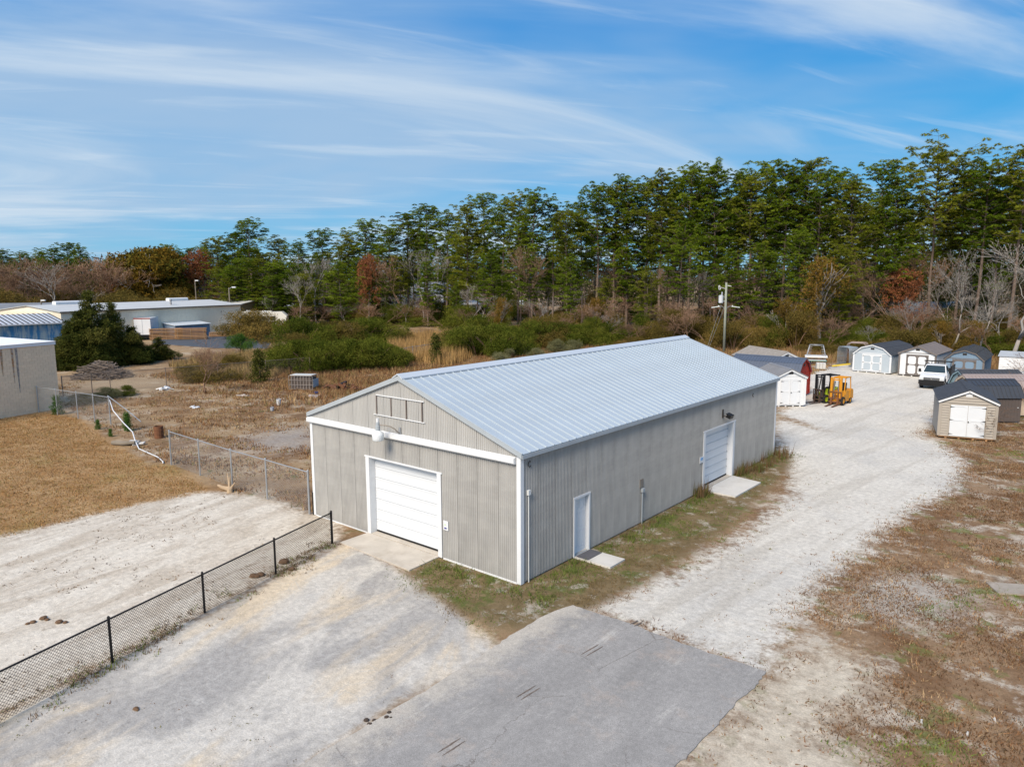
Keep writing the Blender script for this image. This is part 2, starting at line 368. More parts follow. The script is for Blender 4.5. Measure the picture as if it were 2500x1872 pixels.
    lot = mx(mrange(noise(0.9, 9, .8, seed=29), .60, .72, 0, .4), lot, (0.27, 0.225, 0.18))
    vor = N.new('ShaderNodeTexVoronoi'); vor.feature = 'DISTANCE_TO_EDGE'; vor.inputs['Scale'].default_value = 1.7
    wmix = mx(0.16, geo.outputs['Position'], noise(2.2, 5, seed=2), 'ADD'); L.new(wmix, vor.inputs['Vector'])
    crack = ma('MULTIPLY', mrange(vor.outputs['Distance'], 0.0, 0.03, 1, 0), mrange(n_mid, .45, .6, 0, .55))
    lot = mx(crack, lot, (0.50, 0.49, 0.46))
    # crushed stone drive
    grav = mx(mrange(n_mid, .3, .7), (0.55, 0.52, 0.46), (0.62, 0.59, 0.525))
    grav = mx(mrange(noise(0.25, 6, .6, seed=37), .5, .66, 0, .6), grav, (0.48, 0.465, 0.43))
    grav = mx(mrange(noise(1.1, 8, .75, seed=41), .56, .72, 0, .5), grav, (0.40, 0.33, 0.255))
    grav = mx(mrange(noise(0.8, 6, .6, (1.4, .10, 1), -6, .4, seed=83), .50, .64, 0, .5), grav, (0.44, 0.405, 0.345))
    strip = mx(mrange(n_med2, .35, .65), (0.13, 0.095, 0.045), (0.20, 0.15, 0.085))
    strip = mx(mrange(noise(0.8, 7, seed=9), .50, .62, 0, .85), strip, (0.095, 0.115, 0.032))
    strip = mx(mrange(noise(1.3, 8, .78, seed=19), .52, .64, 0, .75), strip, (0.40, 0.365, 0.31))
    sandr = mx(mrange(n_med2, .3, .7), (0.42, 0.36, 0.28), (0.56, 0.50, 0.40))
    col = base
    vg = mx(mrange(noise(0.5, 8, .7, seed=51), .35, .65), (0.165, 0.095, 0.050), (0.28, 0.19, 0.115))
    vg = mx(mrange(noise(0.8, 8, .75, seed=57), .50, .64, 0, .8), vg, (0.52, 0.47, 0.39))
    vg = mx(mrange(noise(0.9, 7, .7, seed=67), .54, .64, 0, .8), vg, (0.14, 0.155, 0.045))
    vg = mx(mrange(noise(0.35, 6, .7, seed=71), .58, .70, 0, .7), vg, (0.17, 0.135, 0.10))
    col = mx(sd('verge', 1.0, 1.5), col, vg)
    col = mx(sd('yellow', 1.5, 1.5), col, (0.36, 0.27, 0.13))
    col = mx(ma('MULTIPLY', sd('greypatch', 3.0, 2.0, 3.5), .6), col, (0.36, 0.35, 0.33))
    col = mx(ma('MULTIPLY', sd('pilepad', 2.5, 2.5, 2.5), .5), col, (0.36, 0.29, 0.20))
    col = mx(ma('MULTIPLY', sd('gravelpatch', 1.2, 1.0, 1.5), .7), col, (0.42, 0.40, 0.36))
    col = mx(sd('lawn', .5, .35, .3), col, lawn)
    col = mx(sd('sandright', 1.0, .9, 1.0), col, sandr)
    col = mx(sd('gravel', 1.5, .55, 1.1), col, grav)
    col = mx(sd('sand', .9, .5, .7), col, sand)
    col = mx(sd('lot', .35, .3, .4), col, lot)
    col = mx(sd('strip', .8, .35, .7), col, strip)
    fv = ma('MULTIPLY', mrange(n_fine, .25, .75, .78, 1.22), mrange(n_grain, .25, .75, .78, 1.22))
    vm = N.new('ShaderNodeVectorMath'); vm.operation = 'SCALE'; L.new(col, vm.inputs[0]); L.new(fv, vm.inputs['Scale'])
    L.new(vm.outputs[0], b.inputs['Base Color'])
    bp = N.new('ShaderNodeBump'); bp.inputs['Strength'].default_value = 0.55; bp.inputs['Distance'].default_value = 0.05
    L.new(ma('ADD', n_fine, ma('MULTIPLY', n_grain, .5)), bp.inputs['Height']); L.new(bp.outputs[0], b.inputs['Normal'])
    me.materials.append(m)
    tag(put('ground', me), kind='structure')
ground()
def zone_sd(P, nme): return poly_sd(P, ZONES[nme])

# asphalt apron: a sheet of its own, slightly raised, with a ragged edge
def asphalt():
    def jag(a, b, n, amp):
        a = np.array(a); b = np.array(b); e = b - a; nn = np.array([-e[1], e[0]]) / np.linalg.norm(e)
        w = np.cumsum(nr.normal(0, 1, n)); w -= np.linspace(w[0], w[-1], n)
        return [tuple(a + e * (k / n) + nn * amp * (w[k] * .35 + nr.normal(0, .25))) for k in range(n)]
    out = jag((2.12, -0.18), (7.85, -0.15), 44, .05) + jag((7.85, -0.15), (7.75, -4.6), 36, .05) + jag((7.75, -4.6), (7.6, -24), 40, .06) + [(2.3, -24)] + jag((2.3, -24), (2.0, -5.6), 80, .05) + jag((2.0, -5.6), (1.85, -1.2), 28, .05) + [(1.93, -.8), (2.02, -0.45)]
    b = MB(); b.prism(out, 'z', 0.0, 0.03)
    m = bpy.data.materials.new('old_asphalt'); nt, N, L, p = nodes_of(m); p.inputs['Roughness'].default_value = .9; p.inputs['Specular IOR Level'].default_value = .2
    tc = N.new('ShaderNodeTexCoord')
    def noise(s, d, st=(1, 1, 1), r=.65, loc=0):
        mp = N.new('ShaderNodeMapping'); L.new(tc.outputs['Object'], mp.inputs[0]); mp.inputs['Scale'].default_value = st; mp.inputs['Location'].default_value = (loc, loc, 0)
        n = N.new('ShaderNodeTexNoise'); L.new(mp.outputs[0], n.inputs['Vector']); n.inputs['Scale'].default_value = s; n.inputs['Detail'].default_value = d; n.inputs['Roughness'].default_value = r; return n.outputs[0]
    def ramp(x, stops):
        c = N.new('ShaderNodeValToRGB'); L.new(x, c.inputs[0]); e = c.color_ramp.elements
        e[0].position, e[0].color = stops[0][0], (*stops[0][1], 1); e[1].position, e[1].color = stops[-1][0], (*stops[-1][1], 1)
        for s in stops[1:-1]:
            q = e.new(s[0]); q.color = (*s[1], 1)
        return c.outputs[0]
    def mix(f, a, c2, mode='MIX'):
        n = N.new('ShaderNodeMixRGB'); n.blend_type = mode
        for k, s in ((0, f), (1, a), (2, c2)):
            if isinstance(s, float): n.inputs[k].default_value = s
            elif isinstance(s, tuple): n.inputs[k].default_value = (*s, 1)
            else: L.new(s, n.inputs[k])
        return n.outputs[0]
    c = ramp(noise(.55, 7, (1.6, .45, 1)), [(.3, (.255, .247, .235)), (.55, (.305, .295, .28)), (.72, (.365, .35, .33))])
    c = mix(ramp(noise(.8, 6, (1, 1, 1), .7, 9), [(.55, (0, 0, 0)), (.72, (.6, .6, .6))]), c, (.42, .35, .29))
    def mr(x, a, b_, c0=0.0, c1=1.0):
        r = N.new('ShaderNodeMapRange'); L.new(x, r.inputs[0]); r.interpolation_type = 'SMOOTHSTEP'
        for i_, v_ in enumerate((a, b_, c0, c1)): r.inputs[1 + i_].default_value = v_
        return r.outputs[0]
    def mm(op, a, b_):
        n = N.new('ShaderNodeMath'); n.operation = op
        for k_, s_ in ((0, a), (1, b_)):
            if isinstance(s_, float): n.inputs[k_].default_value = s_
            else: L.new(s_, n.inputs[k_])
        return n.outputs[0]
    c = mix(mr(noise(.45, 8, (1.3, .6, 1), .72, 21), .52, .66, 0, .55), c, (.26, .25, .24))
    c = mix(mr(noise(.9, 9, (2.2, .35, 1), .75, 33), .57, .68, 0, .5), c, (.50, .48, .44))
    c = mix(mr(noise(2.3, 8, (1, 1, 1), .75, 40), .62, .72, 0, .5), c, (.20, .165, .135))
    sx = N.new('ShaderNodeSeparateXYZ'); L.new(tc.outputs['Object'], sx.inputs[0])
    dust = mr(mm('ADD', sx.outputs[0], mm('MULTIPLY', mm('SUBTRACT', noise(1.3, 8, (1, 1, 1), .75, 50), .5), 3.2)), 3.0, 2.0)
    c = mix(mm('MULTIPLY', dust, .6), c, (.56, .51, .43))
    vo = N.new('ShaderNodeTexVoronoi'); vo.feature = 'DISTANCE_TO_EDGE'; vo.inputs['Scale'].default_value = .32
    L.new(mix(.5, tc.outputs['Object'], noise(1.6, 6, (1, 1, 1), .7, 3), 'ADD'), vo.inputs['Vector'])
    c = mix(mm('MULTIPLY', mr(vo.outputs['Distance'], 0.0, .006, 1, 0), mr(noise(.3, 3, (1, 1, 1), .5, 70), .45, .6, 0, .8)), c, (.16, .14, .125))
    g = ramp(noise(55, 3, (1, 1, 1), .8), [(.3, (.62, .62, .62)), (.7, (1.36, 1.36, 1.36))])
    c = mix(1.0, c, g, 'MULTIPLY')
    c = mix(1.0, c, ramp(noise(7, 6, (1, 1, 1), .7, 4), [(.3, (.86, .86, .86)), (.7, (1.12, 1.12, 1.12))]), 'MULTIPLY')
    L.new(c, p.inputs['Base Color'])
    bp = N.new('ShaderNodeBump'); bp.inputs['Strength'].default_value = .4; bp.inputs['Distance'].default_value = .015
    L.new(noise(60, 3), bp.inputs['Height']); L.new(bp.outputs[0], p.inputs['Normal'])
    o = b.build('asphalt_pavement', m); tag(o, kind='structure')
    # black skid marks left by tyres
    sk = mat('skid_rubber', (.15, .12, .10), .9, .6, 9)
    for (x0, y0, x1, y1), lab in (((V(1185, 1328)[0], 0, 0, 0), None),)[:0]: pass
    for k, (p0, p1) in enumerate((((1260, 1415), (1298, 1393)), ((1120, 1508), (1162, 1482)), ((950, 1628), (1000, 1596)), ((1365, 1350), (1382, 1341)))):
        a = V(*p0, .03); c2 = V(*p1, .03); d = (c2 - a)[:2]; d = d / np.linalg.norm(d); nn = np.array([-d[1], d[0]])
        q = MB()
        for off in (-.075, .065):
            pts = []; n = 14
            for s in (1, -1):
                rng = range(n + 1) if s == 1 else range(n, -1, -1)
                for i in rng:
                    t = i / n; w = .020 * math.sin(math.pi * min(max(t * .94 + .03, 0), 1)) ** .6 * (0.7 + .6 * rnd.random())
                    pp = a[:2] + (c2 - a)[:2] * t + nn * (off + s * w); pts.append(tuple(pp))
            q.prism(pts, 'z', .0305, .0345)
        lab = ('twin dark skid mark on the asphalt ahead of the grass corner', 'twin dark skid mark in the middle of the grey asphalt', 'twin dark skid mark lowest on the asphalt near the picture edge', 'short twin skid mark on asphalt nearest the gravel edge')[k]
        tag(q.build('skid_mark', sk), lab, 'skid mark', 'skid marks on the asphalt')
asphalt()

# ------------------------------------------------------------------ the metal warehouse
W, LEN, H, RIDGE = 10.864, 21.782, 4.225, 6.106
def warehouse():
    wh = thing('metal_warehouse', 'long greige corrugated metal warehouse with pale standing seam roof', 'warehouse')
    NPF, NPS = 12, 24; pf, ps = W / NPF, LEN / NPS
    WALLV = mat('grimy_shaded_metal', (0.268, 0.264, 0.254), 0.6, 0.18, 1.1, stretch=(1.6, 1.6, .35), dirt=(0.34, 0.338, 0.32), dirt_amt=0.6, dscale=0.7, dstretch=(0.45, 0.45, 2.0), rand=0.05, lo=0.46, hi=0.70)  # darker valley colour: shade between ribs painted in, plus light grime
    GABLEM = mat('pale_gable_metal', (0.452, 0.45, 0.435), 0.55, 0.12, 1.1, stretch=(1.6, 1.6, .35), dirt=(0.53, 0.53, 0.50), dirt_amt=0.5, dscale=0.7, rand=0.04)
    class Sheet:
        def __init__(s, b, valley): s.b = b; s.valley = valley
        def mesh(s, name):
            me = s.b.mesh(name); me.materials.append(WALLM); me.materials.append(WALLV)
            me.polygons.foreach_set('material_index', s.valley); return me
        def build(s, name, m, parent, loc=(0, 0, 0), rz=0.0):
            me = s.mesh(name); me.materials[0] = m; return put(name, me, parent, loc, rz)
    def corr(width, z0, z1, nrib=11, amp=.011):
        """corrugated sheet, local x 0..width, outward = -y ; z0/z1 functions of x; valleys coloured darker as painted rib shade, with some grime"""
        b = MB(); val = []; p = width / nrib
        for i in range(nrib):
            xs = (0, .30, .50, .80, 1.0); ys = (0, 0, -2 * amp, -2 * amp, 0)
            for k in range(4):
                xa, xb = (i + xs[k]) * p, (i + xs[k + 1]) * p; ya, yb = ys[k], ys[k + 1]
                if i == 0 and k == 0: ya = yb = amp * .8
                xm = (xa + xb) / 2
                if z1(xm) - z0(xm) < .02: continue
                a0 = z0(xm)
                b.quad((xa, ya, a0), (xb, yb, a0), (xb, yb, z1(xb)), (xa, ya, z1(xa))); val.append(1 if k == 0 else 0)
        return Sheet(b, val)
    def gable_z(xw): return H + (RIDGE - H) * (1 - abs(xw + W / 2) / (W / 2)) - 0.03
    # front wall: lower panels and gable panels above the white band
    for i in range(NPF):
        x0 = -W + i * pf
        low = lambda x, x0=x0: 3.0 if -7.26 < x0 + x < -3.62 else 0.05
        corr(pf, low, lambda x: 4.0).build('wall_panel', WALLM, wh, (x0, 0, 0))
        corr(pf, lambda x: 4.0, lambda x, x0=x0: gable_z(x0 + x)).build('gable_panel', GABLEM, wh, (x0, -.004, 0))
    # right side wall with its two openings
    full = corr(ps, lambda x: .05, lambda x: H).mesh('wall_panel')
    for i in range(NPS):
        y0 = i * ps
        def low(x, y0=y0):
            y = y0 + x
            if 13.1 < y < 16.16: return 2.72
            if 2.90 < y < 3.77: return 2.08
            return .05
        if any(low(ps * k / 20) > .1 for k in range(21)):
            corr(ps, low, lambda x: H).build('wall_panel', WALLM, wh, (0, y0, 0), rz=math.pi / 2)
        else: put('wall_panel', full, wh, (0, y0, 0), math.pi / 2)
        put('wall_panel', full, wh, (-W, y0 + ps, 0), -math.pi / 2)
    for i in range(NPF):
        x0 = -i * pf
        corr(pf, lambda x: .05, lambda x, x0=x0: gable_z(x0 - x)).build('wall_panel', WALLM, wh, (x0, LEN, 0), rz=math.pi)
    MB().bb((-W + .03, .06, 0), (-.03, LEN - .06, .05)).build('floor_slab', CONC, wh)
    # roof: standing seam panels, 54 a side
    NR = 54; rw = (LEN + .16) / NR
    ov = .14; sl = (RIDGE - H) / (W / 2)
    for s in (1, -1):
        ex = (W / 2 + ov) * s; ez = RIDGE - sl * (W / 2 + ov) + .06
        b = MB(); rz_ = RIDGE + .06
        nx, nz = sl * s / math.hypot(1, sl), 1 / math.hypot(1, sl)
        A = (0, 0, rz_); Bq = (ex, 0, ez)
        def P(p, y, h): return (p[0] + nx * h, y, p[2] + nz * h)
        w = rw; rb = .02; hh = .038
        prof = [(0, 0), (0, hh), (rb, hh), (rb, 0), (w, 0)]
        for (ya, ha), (yb, hb) in zip(prof[:-1], prof[1:]):
            q = [P(A, ya, ha), P(Bq, ya, ha), P(Bq, yb, hb), P(A, yb, hb)]
            b.quad(*(q if s == 1 else q[::-1]))
        b.quad(*[P(Bq, 0, 0), P(Bq, w, 0), P(Bq, w, -.03), P(Bq, 0, -.03)])
        me = b.mesh('roof_panel'); me.materials.append(ROOFM)
        for k in range(NR): put('roof_panel', me, wh, (-W / 2, -.08 + k * rw, 0))
    cap = MB(); cw = .26
    cap.prism([(-cw, RIDGE + .075 - cw * sl), (0, RIDGE + .125), (cw, RIDGE + .075 - cw * sl), (cw, RIDGE + .12 - cw * sl), (0, RIDGE + .17), (-cw, RIDGE + .12 - cw * sl)], 'y', -.13, LEN + .13)
    cap.build('ridge_cap', mat('pale_ridge_cap', (.50, .55, .60), .35, .04, spec=.5), wh, (-W / 2, 0, 0))
    for s in (1, -1):
        for y in (-.115, LEN + .075):
            t = MB(); ex = (W / 2 + ov) * s; ez = RIDGE - sl * (W / 2 + ov)
            t.prism([(0, RIDGE - .07), (ex, ez - .07), (ex, ez + .085), (0, RIDGE + .085)], 'y', y, y + .04); t.build('rake_trim', TRIMG, wh, (-W / 2, 0, 0))
        ex = (W / 2 + ov) * s - W / 2; t = MB(); ez = RIDGE - sl * (W / 2 + ov)
        t.bb((ex - .02 * s, -.07, ez - .09), (ex + .02 * s, LEN + .07, ez + .025)); t.build('eave_trim', TRIMG, wh)
    # white band over the front, corner and base trim
    MB().prism([(-.03, 3.89), (-.13, 3.89), (-.16, 3.93), (-.16, 4.07), (-.03, 4.11)], 'x', -W - .10, -.14).build('white_band', WHITE, wh)
    for x, y, sx, sy in ((0, 0, 1, -1), (-W, 0, -1, -1), (0, LEN, 1, 1), (-W, LEN, -1, 1)):
        t = MB(); t.bb((x - .12 * sx, y + .027 * sy, .02), (x + .03 * sx, y + .045 * sy, H - .1)); t.bb((x + .027 * sx, y - .12 * sy, .02), (x + .045 * sx, y + .042 * sy, H - .1))
        t.build('corner_trim', WHITE, wh)
    MB().bb((-3.40, -.045, .0), (-.13, -.027, .06)).build('base_trim', WHITE, wh)
    MB().bb((-W + .13, -.045, .0), (-7.46, -.027, .05)).build('base_trim', WHITE, wh)
    # front overhead door
    def overhead(axis, a0, a1, top, n, rec):
        """opening from a0 to a1 along the wall; rec = recess inwards"""
        fr = bpy.data.objects.new('garage_door', None); COL.objects.link(fr); fr.parent = wh
        if axis == 'x': fr.location = (a0, 0, 0)
        else: fr.location = (0, a0, 0); fr.rotation_euler = (0, 0, math.pi / 2)
        w = a1 - a0; hp = (top - .12) / n                # local x along wall, +y into the building
        pm = MB(); pm.box((0, 0, 0), (w - .01, .04, hp - .012)); pm.box((0, -.024, -hp * .42), (w - .012, .014, .03)); pm.box((0, -.024, hp * .40), (w - .012, .012, .05))
        me = pm.mesh('door_panel'); me.materials.append(DOORW)
        for k in range(n): put('door_panel', me, fr, (w / 2, rec + .03, .12 + hp * (k + .5)))
        MB().bb((0, rec + .055, .0), (w, rec + .075, top)).build('door_backing', TRIMG, fr)
        for x0, x1 in ((-.19, .0), (w, w + .19)): MB().bb((x0, -.05, .03), (x1, -.022, top - .002)).build('door_trim', WHITE, fr)
        MB().bb((-.24, -.056, top), (w + .24, -.022, top + .055)).build('door_trim', WHITE, fr)
        for x0, x1 in ((-.03, .0), (w, w + .03)): MB().bb((x0, -.021, .03), (x1, rec + .05, top + .01)).build('door_jamb', WHITE, fr)
        MB().bb((0, -.02, top - .03), (w, rec + .05, top)).build('door_jamb', WHITE, fr)
        MB().bb((.003, -.02, .0), (w - .003, rec + .01, .055)).build('door_sill', CONC, fr)
        MB().bb((.01, rec - .005, .06), (w - .01, rec + .02, .118)).build('bottom_seal', RUBBER, fr)
        hm = MB()
        for k in range(1, n): hm.box((0, 0, .12 + hp * k), (.05, .012, .07))
        hm.build('track_rollers', TRIMG, fr, (w - .05, rec - .004, 0))
        return fr
    overhead('x', -7.25, -3.64, 3.0, 7, .24)
    overhead('y', 13.1, 16.16, 2.72, 7, .23)
    # personnel door
    pd = bpy.data.objects.new('door', None); COL.objects.link(pd); pd.parent = wh; pd.location = (0, 2.83, 0); pd.rotation_euler = (0, 0, math.pi / 2)
    w = 1.0
    for x0, x1 in ((0, .07), (w - .07, w)): MB().bb((x0, -.05, .02), (x1, -.022, 2.08)).build('door_trim', WHITE, pd)
    MB().bb((-.01, -.052, 2.08), (w + .01, -.022, 2.15)).build('door_trim', WHITE, pd)
    for x0, x1 in ((.06, .075), (w - .075, w - .06)): MB().bb((x0, -.021, .02), (x1, .16, 2.09)).build('door_jamb', WHITE, pd)
    MB().bb((.075, -.02, 2.075), (w - .075, .16, 2.09)).build('door_jamb', WHITE, pd)
    MB().bb((.08, .10, .05), (w - .085, .14, 2.07)).build('door_leaf', DOORW, pd)
    for i in range(2):
        for z0, z1 in ((.25, .85), (.97, 1.5), (1.62, 1.92)):
            x0 = .17 + i * .35; q = MB(); e = .018
            q.bb((x0, .09, z0), (x0 + .29, .098, z0 + e)); q.bb((x0, .09, z1 - e), (x0 + .29, .098, z1)); q.bb((x0, .09, z0 + e), (x0 + e, .098, z1 - e)); q.bb((x0 + .29 - e, .09, z0 + e), (x0 + .29, .098, z1 - e))
            q.build('panel_moulding', DOORW, pd)
    q = MB(); q.tube([(.14, .09, 1.0), (.14, .04, 1.0)], .026, 8); q.tube([(.14, .045, 1.0), (.14, .03, 1.0)], .038, 8); q.tube([(.14, .095, 1.14), (.14, .08, 1.14)], .03, 8); q.build('handle', DARKM, pd)
    MB().bb((.08, -.01, .0), (w - .085, .16, .045)).build('threshold', TRIMG, pd)
    # blank sign frame on the gable
    sf = mat('rusty_frame', (.16, .13, .115), .7, .2, 4)
    q = MB(); q.bb((-6.86, -.06, 4.66), (-4.18, -.028, 4.69)); q.bb((-6.70, -.06, 5.385), (-4.2, -.028, 5.42)); q.build('frame_rail', WHITE, wh)
    for k in range(4):
        x = -6.70 + k * .80; MB().bb((x - .022, -.058, 4.69), (x + .022, -.03, 5.385)).build('frame_post', sf, wh)
    # yard lamp on a curved arm
    ln = bpy.data.objects.new('wall_lamp', None); COL.objects.link(ln); ln.parent = wh; ln.location = (-5.47, 0, 4.15)
    q = MB(); q.bb((-.05, -.06, -.06), (.05, -.025, .2)); q.build('bracket', GALV, ln)
    q = MB(); q.tube([(0, -.05, .0), (0, -.14, .05), (-.03, -.24, .17), (-.12, -.36, .27), (-.28, -.47, .31), (-.45, -.56, .31)], .022, 8); q.build('lamp_arm', mat('old_pipe', (.25, .22, .19), .6, .2, 4), ln, smooth=True)
    c = (-.52, -.60, .0)
    q = MB(); q.lathe([(.0, .42), (.05, .42), (.065, .40), (.065, .30), (.085, .29), (.085, .12), (.0, .12)], c, 14); q.build('lamp_head', TRIMG, ln, smooth=False)
    q = MB(); q.lathe([(.03, .55), (.055, .55), (.055, .425), (.03, .42)], c, 10); q.build('photocell', WHITE, ln)
    q = MB(); q.lathe([(.07, .13), (.10, .10), (.20, .02), (.215, -.04), (.205, -.22), (.18, -.25), (.17, -.22), (.18, -.05), (.05, .05)], c, 16); q.build('lamp_shade', mat('milky_lens', (.72, .76, .78), .3, .05, spec=.5), ln, smooth=True)
    # sheet notices
    sg = MB().bb((-3.36, -.05, 1.07), (-3.13, -.03, 1.40)).build('notice', WHITE, wh)
    pr = mat('navy_print', (.05, .05, .25), .6, .1); pg = mat('faded_green_print', (.55, .68, .45), .6, .1)
    q = MB(); q.bb((-3.31, -.056, 1.115), (-3.25, -.051, 1.17)); q.bb((-3.245, -.056, 1.12), (-3.215, -.051, 1.165)); q.bb((-3.20, -.056, 1.125), (-3.185, -.051, 1.16)); q.build('print', pr, sg)
    q = MB(); q.bb((-3.31, -.056, 1.24), (-3.24, -.051, 1.29)); q.build('print', pg, sg)
    s2 = MB().bb((.03, 12.56, 1.38), (.05, 12.90, 1.66)).build('notice', WHITE, wh)
    MB().bb((.051, 12.60, 1.50), (.055, 12.86, 1.62)).build('print', mat('blue_print', (.22, .42, .70), .6, .1), s2)
    # conduit, meter box, flood light, downspout stub, lifting rings
    q = MB(); q.tube([(.06, .33, 0), (.06, .33, 2.9)], .02, 8); q.bb((.028, .27, 2.86), (.11, .39, 3.02)); q.build('conduit', mat('pale_conduit', (.62, .64, .64), .4, .05), wh)
    q = MB(); q.bb((.028, 7.30, 1.46), (.05, 7.56, 1.80)); q.build('meter_board', mat('tan_board', (.24, .21, .175), .8, .2), wh)
    q = MB(); q.bb((.05, 7.36, 1.30), (.15, 7.52, 1.44)); q.tube([(.08, 7.43, 0), (.08, 7.43, 1.3)], .025, 8); q.build('meter_box', TRIMG, wh)
    q = MB(); q.bb((.025, 14.80, 3.10), (.06, 14.92, 3.50)); q.tube([(.06, 14.86, 3.2), (.22, 14.95, 3.16)], .02, 6); q.build('light_bracket', DARKM, wh)
    q = MB(); q.box((.30, 15.05, 3.17), (.22, .34, .15), rx=0, ry=.35); q.box((.31, 15.05, 3.26), (.26, .38, .03), ry=.35); q.build('flood_light', BLACK, wh)
    q = MB(); q.tube([(-W - .06, -.02, 0), (-W - .06, -.02, .95)], .05, 8); q.build('drain_pipe', BLACK, wh)
    for y, z in ((.41, 3.83), (18.46, 3.71)):
        q = MB(); q.tube([(.045, y + .07 * math.cos(a), z + .09 * math.sin(a)) for a in np.linspace(.6, 5.7, 10)], .012, 5); q.build('cable_hook', DARKM, wh)
    # concrete aprons
    def slab(pts, z, m, name, label, cat): tag(MB().prism([tuple(p) for p in pts], 'z', -.02, z).build(name, m), label, cat)
    slab([(-7.40, -1.36), (-3.52, -1.50), (-3.60, -.06), (-7.42, -.06)], .05, CONC, 'concrete_slab', 'wide beige concrete slab before the front garage door', 'slab')
    slab([(.06, 2.86), (1.50, 2.86), (1.50, 3.80), (.06, 3.80)], .06, CONC2, 'concrete_slab', 'small pale concrete slab at the narrow side door', 'slab')
    slab([(.06, 13.05), (1.55, 13.0), (1.58, 15.9), (.06, 16.2)], .06, CONC2, 'concrete_slab', 'pale concrete slab before the side garage door', 'slab')
    slab([(.10, 2.90), (.60, 2.89), (.60, 3.76), (.10, 3.76)], .078, mat('charcoal_mat', (.10, .10, .11), .95, .15, 6, bump=.3), 'door_mat', 'charcoal doormat on the small slab by the side door', 'doormat')
warehouse()

